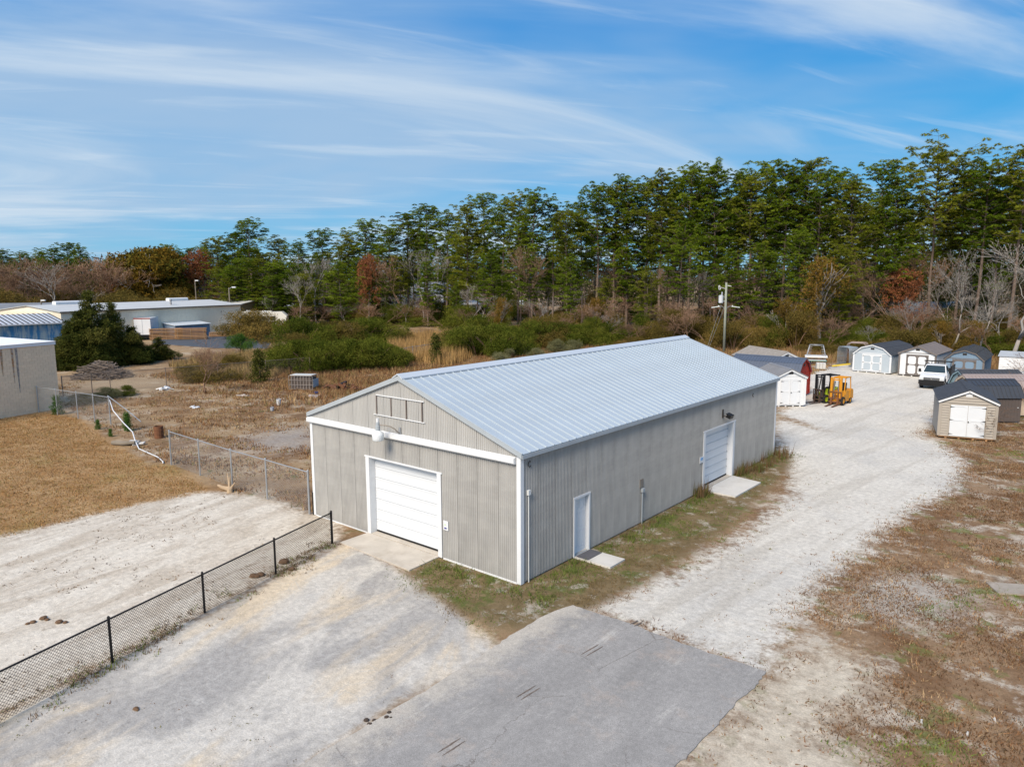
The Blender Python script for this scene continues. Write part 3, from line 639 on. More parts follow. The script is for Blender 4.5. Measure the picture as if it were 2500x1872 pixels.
# ------------------------------------------------------------------ sheds
def shed(name, label, loc, rz, w, d, eave, peak, style, cols, door='double', group='storage sheds for sale around the gravel yard', siding='groove', roof='shingle', back=False):
    """local frame: origin front centre on the ground, +x right, +y back"""
    wallm, trimm, roofm, dtrim, dpan = cols
    t = thing(name, label, 'shed', (loc[0], loc[1], 0), rz, group)
    fl = .16; hw = w / 2
    if style == 'gable': prof = [(-hw, eave), (0, peak), (hw, eave)]
    else:
        bx, bz = hw * .60, eave + (peak - eave) * .66
        prof = [(-hw, eave), (-bx, bz), (0, peak), (bx, bz), (hw, eave)]
    outline = [(-hw, fl)] + prof + [(hw, fl)]
    b = MB(); b.prism(outline, 'y', .0, d)
    # siding relief
    def top(x):
        for (x0, z0), (x1, z1) in zip(prof[:-1], prof[1:]):
            if x0 <= x <= x1: return z0 + (z1 - z0) * (x - x0) / (x1 - x0 + 1e-9)
        return eave
    body = b.build('wall', wallm, t)
    rel = MB()
    if siding == 'groove':
        st = .205; n = int(w / st); gx = w / n
        for k in range(n):
            xa, xb = -hw + k * gx + .012, -hw + (k + 1) * gx - .012
            rel.prism([(xa, fl + .01), (xb, fl + .01), (xb, top(xb) - .03), (xa, top(xa) - .03)], 'y', -.012, -.001)
        n = int(d / st); gy = d / n
        for k in range(n):
            for s in (-1, 1): rel.bb((s * (hw + .001), k * gy + .012, fl + .01), (s * (hw + .012), (k + 1) * gy - .012, eave - .02))
    else:
        st = .155; z = fl
        while z < peak - .12:
            z2 = min(z + st, peak - .06)
            xl = hw if z2 < eave else max(.05, hw * (peak - z2) / (peak - eave) - .02)
            rel.add([(-xl, -.05, z), (xl, -.05, z), (xl, -.003, z2), (-xl, -.003, z2), (-xl, -.001, z), (xl, -.001, z)], [(0, 1, 2, 3), (0, 4, 5, 1)])
            if z2 < eave:
                for s in (-1, 1):
                    X = s * hw; q = [(X + .05 * s, 0, z), (X + .05 * s, d, z), (X + .003 * s, d, z2), (X + .003 * s, 0, z2), (X + .001 * s, 0, z), (X + .001 * s, d, z)]
                    rel.add(q, [(0, 1, 2, 3) if s > 0 else (3, 2, 1, 0), (0, 4, 5, 1)])
            z += st
    tag(rel.build('siding', wallm, t), kind='stuff')
    # roof slabs
    ov = .14; th = .055
    for (x0, z0), (x1, z1) in zip(prof[:-1], prof[1:]):
        e0 = np.array([x0, z0]); e1 = np.array([x1, z1]); dr = (e1 - e0) / np.linalg.norm(e1 - e0); nn = np.array([-dr[1], dr[0]])
        a = e0 - dr * (ov if z0 == eave else 0); c = e1 + dr * (ov if z1 == eave else 0)
        q = MB(); q.prism([tuple(a + nn * .004), tuple(c + nn * .004), tuple(c + nn * th), tuple(a + nn * th)], 'y', -.16, d + .12)
        rp = q.build('roof_panel', roofm, t)
        if roof == 'metal':
            rb = MB(); n = max(4, int(d / .23))
            for k in range(n + 1):
                y = -.15 + (d + .26) * k / n
                rb.prism([tuple(a + nn * th), tuple(c + nn * th), tuple(c + nn * (th + .028)), tuple(a + nn * (th + .028))], 'y', y - .018, y + .018)
            tag(rb.build('roof_rib', roofm, rp), kind='stuff')
        else:
            rb = MB(); L_ = np.linalg.norm(c - a); n = max(3, int(L_ / .16))
            up = 1 if z1 > z0 else -1
            for k in range(n):
                s0 = a + (c - a) * (k / n); s1 = a + (c - a) * ((k + 1) / n)
                h0, h1 = (.014, .004) if up > 0 else (.004, .014)
                rb.prism([tuple(s0 + nn * (th + .0005)), tuple(s1 + nn * (th + .0005)), tuple(s1 + nn * (th + h1)), tuple(s0 + nn * (th + h0))], 'y', -.155, d + .115)
            tag(rb.build('shingle_course', roofm, rp), kind='stuff')
        f = MB(); f.prism([tuple(a - nn * .10), tuple(c - nn * .10), tuple(c + nn * .003), tuple(a + nn * .003)], 'y', -.15, -.115); f.build('rake_board', trimm, t)
    cp = MB(); pz = peak + th * 1.1; sl = (prof[1][1] - prof[0][1]) / (prof[1][0] - prof[0][0]) if style == 'gable' else (peak - bz) / bx
    cp.prism([(-.13, pz - .13 * sl + .012), (0, pz + .012), (.13, pz - .13 * sl + .012), (.13, pz - .13 * sl + .035), (0, pz + .035), (-.13, pz - .13 * sl + .035)], 'y', -.165, d + .125); cp.build('ridge_cap', roofm, t)
    for s in (-1, 1):
        c = MB(); c.bb((s * (hw - .09), -.062, fl), (s * (hw + .065), -.0515, eave - .02)); c.bb((s * (hw + .0525), -.051, fl), (s * (hw + .063), .09, eave - .02)); c.build('corner_trim', trimm if siding == 'groove' else wallm, t)
    g = MB(); g.bb((-hw + .10, -.030, eave + .01), (hw - .10, -.0225, eave + .075)); g.build('gable_trim', trimm if siding == 'groove' else wallm, t)
    gv = MB(); vz = eave + (peak - eave) * .56; gv.bb((-.17, -.045, vz - .10), (.17, -.0225, vz + .08)); vv = gv.build('gable_vent', DARKM if siding == 'groove' else trimm, t)
    sl_ = MB()
    for k in range(3): sl_.bb((-.13 + k * .095, -.052, vz - .07), (-.075 + k * .095, -.046, vz + .05))
    sl_.build('vent_slot', BLACK if siding == 'groove' else trimm, vv)
    # doors
    dw, dh = min(w * .62, 1.75), min(eave - .32, 1.86); dz = fl + .03
    for s in (-1, 1):
        x0, x1 = (-dw / 2, -.008) if s < 0 else (.008, dw / 2)
        q = MB(); q.bb((x0, -.05, dz), (x1, -.0235, dz + dh)); dr_ = q.build('door', dpan, t)
        tw = .085
        e = MB(); zm = dz + dh * .52
        for za, zb in ((dz, dz + tw), (zm - tw / 2, zm + tw / 2), (dz + dh - tw, dz + dh)): e.bb((x0 + tw, -.066, za), (x1 - tw, -.051, zb))
        for xa, xb in ((x0, x0 + tw), (x1 - tw, x1)): e.bb((xa, -.066, dz), (xb, -.051, dz + dh))
        k = .11                                                   # clipped corners give the octagon panels
        for za, zb in ((dz + tw, zm - tw / 2), (zm + tw / 2, dz + dh - tw)):
            for xc, sx in ((x0 + tw, 1), (x1 - tw, -1)):
                for zc, sz in ((za, 1), (zb, -1)):
                    e.prism([(xc, zc), (xc + k * sx, zc), (xc, zc + k * sz)], 'y', -.0655, -.0512)
        e.build('door_trim', dtrim, dr_)
        for zz in (dz + .12, dz + dh * .52, dz + dh - .12):
            xs = dw / 2 * s; hb = MB(); hb.add([(xs + .03 * s, -.075, zz - .035), (xs + .03 * s, -.075, zz + .035), (xs - .20 * s, -.075, zz), (xs + .03 * s, -.067, zz - .035), (xs + .03 * s, -.067, zz + .035), (xs - .20 * s, -.067, zz)], [(0, 1, 2), (3, 5, 4), (0, 3, 4, 1), (1, 4, 5, 2), (2, 5, 3, 0)]); hb.build('hinge', BLACK, dr_)
        if s > 0: hb = MB(); hb.box((.05, -.085, dz + dh * .48), (.05, .03, .09)); hb.build('handle', BLACK, dr_)
    fm = MB(); fm.bb((-dw / 2 - .09, -.04, dz), (-dw / 2 - .005, -.0232, dz + dh + .09)); fm.bb((dw / 2 + .005, -.04, dz), (dw / 2 + .09, -.0232, dz + dh + .09)); fm.bb((-dw / 2 - .0045, -.04, dz + dh + .008), (dw / 2 + .0045, -.0232, dz + dh + .09)); fm.build('door_frame', wallm if siding != 'groove' else trimm, t)
    fb = MB(); fb.bb((-hw, -.02, fl - .06), (hw, d, fl - .001)); fb.build('floor_frame', WOOD if siding != 'groove' else trimm, t)
    for x in (-hw * .72, -hw * .25, hw * .25, hw * .72):
        k = MB(); k.bb((x - .05, -.01, 0), (x + .05, d - .02, fl - .061)); k.build('skid', WOOD if siding != 'groove' else WHITE, t)
    return t
CHAR = mat('charcoal_shingles', (.055, .062, .075), .9, .25, 5, bump=.3, bscale=25)
BROWNSH = mat('brown_grey_shingles', (.19, .165, .155), .9, .2, 5, bump=.3, bscale=25)
GREYSH = mat('weathered_grey_shingles', (.29, .265, .235), .9, .22, 4, bump=.3, bscale=25)
NAVYMETAL = mat('navy_metal_roof', (.085, .105, .145), .4, .12, 2, spec=.5)
BLACKMETAL = mat('black_metal_roof', (.045, .05, .06), .4, .12, 2, spec=.5)
PALEBLUE = mat('pale_blue_grey_siding', (.40, .46, .51), .7, .06)
SLATE = mat('slate_blue_siding', (.17, .25, .34), .7, .08)
TEAL = mat('teal_grey_siding', (.23, .33, .37), .7, .08)
SHEDW = mat('white_siding', (.70, .72, .74), .6, .05)
REDS = mat('barn_red_siding', (.46, .036, .018), .7, .15)
TANV = mat('tan_vinyl_siding', (.345, .31, .265), .55, .05)
BEIGE = mat('beige_siding', (.55, .45, .34), .7, .06)
BROWNT = mat('taupe_trim', (.155, .135, .125), .7, .1)
shed('storage_shed', 'white gable shed with grey ribbed roof just past the warehouse corner', (-4.45, 37.3), R(42.6), 2.25, 3.7, 2.26, 2.80, 'gable', (SHEDW, WHITE, mat('grey_ribbed_roof', (.22, .225, .24), .45, .1), WHITE, DOORW), roof='metal')
shed('storage_shed', 'barn red gambrel shed with navy metal roof behind the white shed', (-5.2, 42.6), R(90), 2.9, 5.6, 2.0, 3.08, 'gambrel', (REDS, REDS, NAVYMETAL, REDS, REDS), roof='metal')
shed('storage_shed', 'low shed under weathered grey shingles behind the navy roof', (-8.9, 49.3), R(53), 3.6, 6.2, 2.05, 2.85, 'gable', (SHEDW, WHITE, GREYSH, WHITE, DOORW))
shed('storage_shed', 'pale blue gambrel shed with white framed double doors', (-4.75, 62.0), R(-9), 3.62, 6.4, 1.95, 2.86, 'gambrel', (PALEBLUE, WHITE, CHAR, WHITE, PALEBLUE))
shed('storage_shed', 'white gable shed with taupe framed doors and brown shingles', (-.62, 61.5), R(-3), 3.15, 6.2, 2.25, 2.93, 'gable', (SHEDW, BROWNT, BROWNSH, BROWNT, SHEDW))
shed('storage_shed', 'slate blue gambrel shed with dark doors behind the white pickup', (3.2, 62.0), R(1), 3.1, 6.4, 1.92, 2.78, 'gambrel', (SLATE, BROWNT, BLACKMETAL, BROWNT, SLATE), roof='metal')
shed('storage_shed', 'tan vinyl sided shed with plain white double doors', (7.5, 32.5), R(13), 2.85, 4.6, 2.30, 2.95, 'gable', (TANV, WHITE, CHAR, DOORW, DOORW), siding='lap')
u = math.atan2(.60, .80)
for (x, y), wl, rf, lab, pk in (((5.25, 44.9), TEAL, CHAR, 'teal grey gambrel shed third behind the tan shed', 2.72), ((5.95, 42.0), BEIGE, mat('rosy_grey_metal_roof', (.30, .25, .235), .45, .1), 'beige gambrel shed second behind the tan shed', 2.72), ((6.45, 39.55), mat('dark_taupe_siding', (.10, .082, .075), .7, .1), BLACKMETAL, 'dark gambrel shed with black metal roof right behind the tan shed', 2.72)):
    shed('storage_shed', lab, (x, y), u - math.pi / 2, 2.3, 2.9 if x > 6.2 else 4.0, 1.75, pk, 'gambrel', (wl, wl, rf, wl, wl), roof='metal')

# ------------------------------------------------------------------ vehicles
def wheel(parent, x, y, z, r, w, rimm):
    """axle along x"""
    q = MB(); n = 18
    vs = []
    prof = [(-w / 2, r * .62), (-w / 2, r * .93), (-w * .36, r), (w * .36, r), (w / 2, r * .93), (w / 2, r * .62)]
    for px, pr in prof: vs += [(px, pr * math.cos(2 * math.pi * k / n), pr * math.sin(2 * math.pi * k / n)) for k in range(n)]
    q.add(vs, [(i * n + k, i * n + (k + 1) % n, (i + 1) * n + (k + 1) % n, (i + 1) * n + k) for i in range(5) for k in range(n)])
    o = q.build('wheel', RUBBER, parent, (x, y, z))
    q = MB(); q.add([(px, pr * math.cos(2 * math.pi * k / n), pr * math.sin(2 * math.pi * k / n)) for px, pr in ((-w * .42, r * .62), (-w * .30, r * .3), (w * .30, r * .3), (w * .42, r * .62)) for k in range(n)],
                    [(i * n + k, i * n + (k + 1) % n, (i + 1) * n + (k + 1) % n, (i + 1) * n + k) for i in range(3) for k in range(n)] + [tuple(range(n, 2 * n))[::-1], tuple(range(2 * n, 3 * n))])
    q.build('rim', rimm, o)
def pickup(label, loc, rz, rack, bedm):
    """local frame: nose at -y, origin under the front bumper centre"""
    t = thing('pickup_truck', label, 'truck', (loc[0], loc[1], 0), rz, 'white trucks in the shed yard')
    body = mat('white_car_paint', (.78, .80, .82), .22, .03, spec=.6)
    q = MB()
    # lower body and hood as side profile
    hood = [(.14, .55), (.10, .80), (.16, 1.02), (.45, 1.12), (1.45, 1.22), (1.50, .55)]
    q.prism(hood, 'x', -.92, .92); q.build('hood', body, t)
    q = MB(); q.prism([(1.501, .50), (1.501, 1.22), (3.30, 1.24), (3.30, .50)], 'x', -.95, .95); q.build('cab_body', body, t)
    def ring(y, z, hw): return [(-hw, y, z), (hw, y, z)]
    q = MB(); sec = [(1.46, 1.245, .93), (2.15, 1.90, .74), (3.10, 1.92, .74), (3.30, 1.245, .93)]
    vs = []
    for y, z, hw in sec: vs += ring(y, z, hw)
    q.add(vs, [(0, 1, 3, 2), (2, 3, 5, 4), (4, 5, 7, 6), (0, 2, 4, 6), (1, 7, 5, 3), (0, 6, 7, 1)]); q.build('cab_roof', body, t)
    ws = MB(); ws.quad((-.84, 1.505, 1.31), (.84, 1.505, 1.31), (.70, 2.08, 1.86), (-.70, 2.08, 1.86)); me = ws; o = me.build('windshield', GLASS, t, (0, -.012, .012))
    for s in (-1, 1):
        q = MB(); q.quad((s * .905, 1.66, 1.33), (s * .905, 3.12, 1.33), (s * .755, 3.02, 1.86), (s * .755, 2.20, 1.86)); q.build('side_window', GLASS, t, (s * .012, 0, 0))
        q = MB(); q.tube([(s * .96, 1.75, 1.33), (s * 1.10, 1.72, 1.36)], .02, 6); q.box((s * 1.16, 1.70, 1.42), (.20, .10, .30)); q.build('mirror', BLACK, t)
        q = MB(); q.bb((s * .62, .075, .84), (s * .90, .13, 1.02)); q.build('headlight', mat('headlight_lens', (.62, .66, .68), .1, .05, spec=.8), t)
        q = MB(); arch = [(math.cos(a) * .47, math.sin(a) * .47) for a in np.linspace(0, math.pi, 11)]
        q.prism([(.95 + a, .42 + b_) for a, b_ in arch] + [(.95 - c, .42 + d_) for c, d_ in [(math.cos(a) * .40, math.sin(a) * .40) for a in np.linspace(0, math.pi, 11)]], 'x', s * .86, s * .965); q.build('fender', BLACK, t)
        q = MB(); q.bb((s * .952, 1.58, .55), (s * .966, 3.2, 1.22)); dd = q.build('door', body, t)
        MB().bb((s * .967, 3.0, 1.08), (s * .98, 3.14, 1.12)).build('handle', BLACK, dd)
    q = MB(); q.bb((-.60, .075, .79), (.60, .135, 1.02)); gr = q.build('grille', BLACK, t)
    q = MB()
    for z in (.83, .90, .97): q.bb((-.56, .07, z - .012), (.56, .084, z + .012))
    q.bb((-.60, .07, .995), (.60, .1, 1.03)); q.bb((-.05, .06, .86), (.05, .069, .93)); q.build('grille_bar', mat('chrome', (.55, .56, .58), .15, .05, metal=.8), gr)
    q = MB(); q.bb((-.96, -.02, .42), (.96, .138, .78)); q.bb((-.80, .0, .30), (.80, .12, .419)); q.build('bumper', BLACK, t)
    # chassis and bed
    q = MB(); q.bb((-.55, .6, .38), (.55, 5.7, .52)); q.build('chassis', BLACK, t)
    q = MB(); q.bb((-1.02, 3.42, .82), (1.02, 5.85, .90))
    for s in (-1, 1): q.bb((s * 1.0, 3.46, .90), (s * 1.07, 5.85, 1.72))
    q.bb((-.96, 5.79, .90), (.96, 5.85, 1.32)); q.build('truck_bed', bedm, t)
    q = MB()
    for x in (-.98, -.5, 0, .5, .98): q.beam((x, 3.44, .9), (x, 3.44, 2.12), .06)
    q.beam((-1.09, 3.44, 2.12), (1.09, 3.44, 2.12), .10); q.beam((-1.0, 3.44, 1.5), (1.0, 3.44, 1.5), .05)
    if rack:
        for s in (-1, 1):
            q.beam((s * .95, 5.7, 1.3), (s * .95, 5.7, 2.05), .06); q.beam((s * .95, .9, 2.05), (s * .95, 5.75, 2.05), .06)
        for y in (.95, 2.2, 4.5, 5.7): q.beam((-.95, y, 2.06), (.95, y, 2.06), .05)
        for s in (-1, 1): q.beam((s * .95, .95, 2.05), (s * .9, .4, 1.1), .05)
    q.build('headache_rack' if not rack else 'ladder_rack', BLACK if not rack else GALV, t)
    for y in (.95, 4.75):
        for s in (-1, 1): wheel(t, s * .84, y, .40, .40, .26, GALV)
    return t
pickup('white pickup with black bed parked facing the warehouse', (2.05, 53.3), R(2), False, BLACK)
pickup('white ladder rack truck half hidden beyond the dark shed roofs', (7.6, 51.0), R(-52), True, mat('white_car_paint2', (.74, .76, .77), .3, .04))

def forklift(label, loc, rz, bodym, mastm, forkm, h):
    """local frame: forks to -y, origin under the front axle"""
    t = thing('forklift', label, 'forklift', (loc[0], loc[1], 0), rz, 'parked forklifts')
    q = MB(); q.prism([(.15, .30), (.15, .72), (.55, .78), (.60, 1.02), (1.60, 1.05), (1.78, .95), (1.82, .30), (1.4, .22)], 'x', -.46, .46); q.build('body', bodym, t)
    q = MB(); q.prism([(1.30, .35), (1.30, 1.06), (1.70, 1.12), (1.90, .98), (1.92, .38)], 'x', -.50, .50); q.build('counterweight', bodym, t)
    q = MB(); q.bb((-.22, .75, 1.055), (.22, 1.2, 1.15)); q.box((0, 1.24, 1.36), (.44, .10, .46), rx=-.15); q.build('seat', BLACK, t)
    q = MB(); q.tube([(0, .40, .75), (0, .52, 1.18)], .03, 6); q.tube([(.17 * math.cos(a), .53 + .06 * math.sin(a), 1.2 + .15 * math.sin(a)) for a in np.linspace(0, 2 * math.pi, 13)], .016, 5); q.build('steering_wheel', BLACK, t)
    q = MB()
    for s in (-1, 1):
        q.beam((s * .44, .26, .72), (s * .42, .50, h), .06); q.beam((s * .44, 1.52, 1.05), (s * .42, 1.40, h), .06)
        q.beam((s * .42, .40, h + .02), (s * .42, 1.50, h + .02), .06)
    for y in np.linspace(.42, 1.48, 8): q.beam((-.42, y, h + .02), (.42, y, h + .02), .03)
    q.build('overhead_guard', mastm, t)
    for s in (-1, 1):
        q = MB(); q.bb((s * .26, -.22, .12), (s * .34, -.08, h - .02)); q.bb((s * .345, -.20, .10), (s * .42, -.06, h + .08)); q.build('mast_rail', mastm, t)
        q = MB(); q.tube([(s * .16, -.14, .3), (s * .16, -.14, h * .9)], .035, 8); q.build('lift_cylinder', mat('lift_steel', (.30, .30, .30), .3, .1, metal=.5), t)
        q = MB(); q.bb((s * .18, -.42, .08), (s * .30, -.34, .62)); q.prism([(-1.45, .05), (-1.45, .065), (-.35, .12), (-.35, .05)], 'x', s * .18, s * .30); q.build('fork', forkm, t)
        wheel(t, s * .42, 0.05, .33, .33, .24, bodym); wheel(t, s * .40, 1.45, .25, .25, .20, bodym)
    q = MB()
    for z in (.35, .95, h - .1, h + .05): q.bb((-.34, -.19, z - .04), (.34, -.09, z + .04))
    q.build('mast_crossbar', mastm, t)
    q = MB(); q.bb((-.46, -.32, .22), (.46, -.24, .30)); q.bb((-.46, -.32, .50), (.46, -.24, .58))
    for x in (-.44, -.2, 0, .2, .44): q.bb((x - .03, -.30, .58), (x + .03, -.25, 1.0))
    q.bb((-.46, -.30, 1.0), (.46, -.25, 1.05)); q.build('fork_carriage', forkm, t)
    return t
YEL = mat('forklift_yellow', (.62, .27, .02), .5, .1, 3, dirt=(.2, .1, .03), dirt_amt=.5, dscale=3)
RUST = mat('rusty_iron', (.16, .07, .035), .85, .3, 5)
fy = forklift('yellow forklift with rusty forks on the gravel', (-1.98, 40.3), R(-6), YEL, YEL, RUST, 2.02)
fg = forklift('black masted forklift with lime green body beside the yellow one', (-3.25, 40.7), R(-24), mat('lime_paint', (.33, .42, .02), .5, .1), BLACK, mat('dark_fork', (.07, .045, .035), .8, .2), 2.08)

# white utility trailer, far right
def cargo():
    t = thing('cargo_trailer', 'white clapboard trailer with grey roof at the yard edge', 'trailer', (5.9, 62.2, 0), R(-2))
    q = MB(); q.bb((0, 0, .45), (8, 2.4, 2.35)); q.build('wall', SHEDW, t)
    q = MB()
    for k in range(12): q.add([(.0, -.02, .46 + k * .157), (8, -.02, .46 + k * .157), (8, -.002, .61 + k * .157), (0, -.002, .61 + k * .157)], [(0, 1, 2, 3)])
    for k in range(12): q.add([(-.02, 2.4, .46 + k * .157), (-.02, 0, .46 + k * .157), (-.002, 0, .61 + k * .157), (-.002, 2.4, .61 + k * .157)], [(0, 1, 2, 3)])
    tag(q.build('siding', SHEDW, t), kind='stuff')
    q = MB(); q.prism([(-.1, 2.351), (2.5, 2.351), (2.5, 2.40), (1.2, 2.78), (-.1, 2.40)], 'x', -.12, 8.12); q.build('roof', mat('grey_membrane', (.36, .39, .42), .6, .1), t)
    for x in (3.6, 4.6):
        for y in (.1, 2.3): wheel(t, 0, 0, 0, .34, .2, GALV); o = [k for k in bpy.data.objects if k.name.startswith('wheel')][-1]; o.location = (x, y, .34); o.rotation_euler = (0, 0, math.pi / 2)
    for x in (.3, 7.6): MB().bb((x, .3, 0), (x + .2, 2.1, .449)).build('support_block', CONC2, t)
cargo()

# galvanized frames and pallets by the far shed
def frames():
    t = thing('steel_rack', 'tapered steel scaffold rack carrying white and green sheets', 'rack', (-11.5, 66.3, 0), R(20))
    q = MB()
    for x in (-.95, .95):
        for y in (-.5, .5): q.tube([(x, y, 0), (x, y, 1.0), (x * .72, y, 2.15)], .03, 6)
        q.tube([(x * .72, -.5, 2.15), (x * .72, .5, 2.15)], .03, 6)
        for z in (1.15, 1.4, 1.65, 1.9):
            f = 1 - (z - 1) * .24; q.tube([(x * f, -.5, z), (x * f * .6, -.5, z + .1)], .022, 5)
    for y in (-.5, .5): q.tube([(-.68, y, 2.15), (.68, y, 2.15)], .03, 6); q.tube([(-.95, y, .5), (.95, y, .5)], .03, 6)
    q.build('frame', GALV, t, smooth=True)
    MB().bb((-1.15, -.62, .80), (1.15, .62, .98)).build('white_sheet', WHITE, t)
    MB().bb((-1.05, -.6, .40), (1.1, .6, .48)).build('green_sheet', mat('green_sheet', (.08, .22, .19), .6, .1), t)
    MB().bb((-1.0, -.6, .49), (1.0, .6, .54)).build('white_sheet', WHITE, t)
    def arch(label, loc, rz, w, h, d, n, m):
        t = thing('carport_frame', label, 'frame', (loc[0], loc[1], 0), rz, 'upright steel frames by the blue shed')
        for k in range(n):
            y = d * k / max(1, n - 1)
            q = MB(); q.tube([(-w / 2 * 1.08, y, 0), (-w / 2, y, h - .25), (-w / 2 + .12, y, h - .05), (-w / 2 + .3, y, h), (w / 2 - .3, y, h), (w / 2 - .12, y, h - .05), (w / 2, y, h - .25), (w / 2 * 1.08, y, 0)], .036, 6); q.build('hoop', m, t, smooth=True)
        q = MB()
        for s in (-1, 1):
            for z in (.3, h * .5, h - .3): q.tube([(s * w / 2, 0, z), (s * w / 2, d, z)], .025, 5)
        q.build('brace', m, t)
        return t
    arch('tall galvanized hoop frames nested in a row', (-8.6, 66.2), R(-38), 1.9, 2.1, 1.1, 9, mat('bluish_galv', (.34, .39, .43), .4, .1, metal=.3))
    arch('pinkish rusty hoop frame behind the galvanized ones', (-8.2, 69.5), R(5), 1.9, 2.3, 1.6, 3, mat('pinkish_steel', (.34, .27, .25), .6, .15))
    t = thing('block_pallet', 'stack of pale concrete blocks on a pallet', 'pallet', (-9.55, 61.6, 0), R(25))
    for z in (.0, .10): MB().bb((-.55, -.5, z), (.55, .5, z + .03)).build('pallet_deck', OLDWOOD, t)
    q = MB()
    for x in (-.5, 0, .5): q.bb((x - .04, -.5, .031), (x + .04, .5, .099))
    q.build('pallet_stringer', OLDWOOD, t)
    for z in range(3):
        for i in range(3):
            for j in range(2): MB().bb((-.45 + i * .3 + .01 * z, -.4 + j * .4, .131 + z * .2), (-.17 + i * .3, -.02 + j * .4, .325 + z * .2)).build('block', CONC2, t)
    q = MB(); q.beam((-8.9, 63.3, .28), (-7.4, 64.4, .5), .16, .16); tag(q.build('yellow_beam', mat('yellow_paint', (.62, .46, .06), .5, .1)), 'yellow painted steel beam lying on the planks', 'beam')
    t = thing('plank_stack', 'low stack of grey planks under the yellow beam', 'planks', (-8.2, 63.4, 0), R(34))
    for k in range(6): MB().bb((-1.2 + .05 * k, -.5 + (k % 3) * .33, .02 + (k // 3) * .09), (1.2, -.22 + (k % 3) * .33, .09 + (k // 3) * .09)).build('plank', mat('grey_plank', (.42, .42, .42), .8, .2, rand=.2), t)
    q = MB(); q.box((8.6, 40.3, .58), (1.05, .9, .96), rz=.52); o = thing('stained_box', 'white stained square box in the weeds behind the tan shed', 'box', (8.65, 40.4, 0), .52)
    MB().bb((-.5, -.45, .10), (.5, .45, 1.02)).build('body', mat('stained_white', (.62, .63, .66), .6, .12, 3, dirt=(.25, .25, .27), dirt_amt=.7, dscale=3), o)
    MB().bb((-.52, -.47, 1.021), (.52, .47, 1.06)).build('lid', WHITE, o); MB().bb((-.45, -.4, 0), (.45, .4, .099)).build('base', OLDWOOD, o)
    t = thing('farm_wagon', 'red steel wagon half cut off at the right edge', 'wagon', (11.3, 51.5, 0), R(30))
    rd = mat('faded_red_paint', (.45, .075, .045), .6, .15)
    MB().bb((-1.4, -.8, .6), (1.4, .8, .72)).build('bed', rd, t)
    for a, c in (((-1.4, -.8, .72), (1.4, -.74, 1.35)), ((-1.4, .74, .72), (1.4, .8, 1.35)), ((-1.4, -.739, .72), (-1.34, .739, 1.35))): MB().bb(a, c).build('side_board', rd, t)
    for x in (-.9, .9):
        for y in (-.75, .75): wheel(t, x, y, .36, .36, .2, rd); o = [k for k in bpy.data.objects if k.name.startswith('wheel')][-1]; o.rotation_euler = (0, 0, math.pi / 2)
frames()

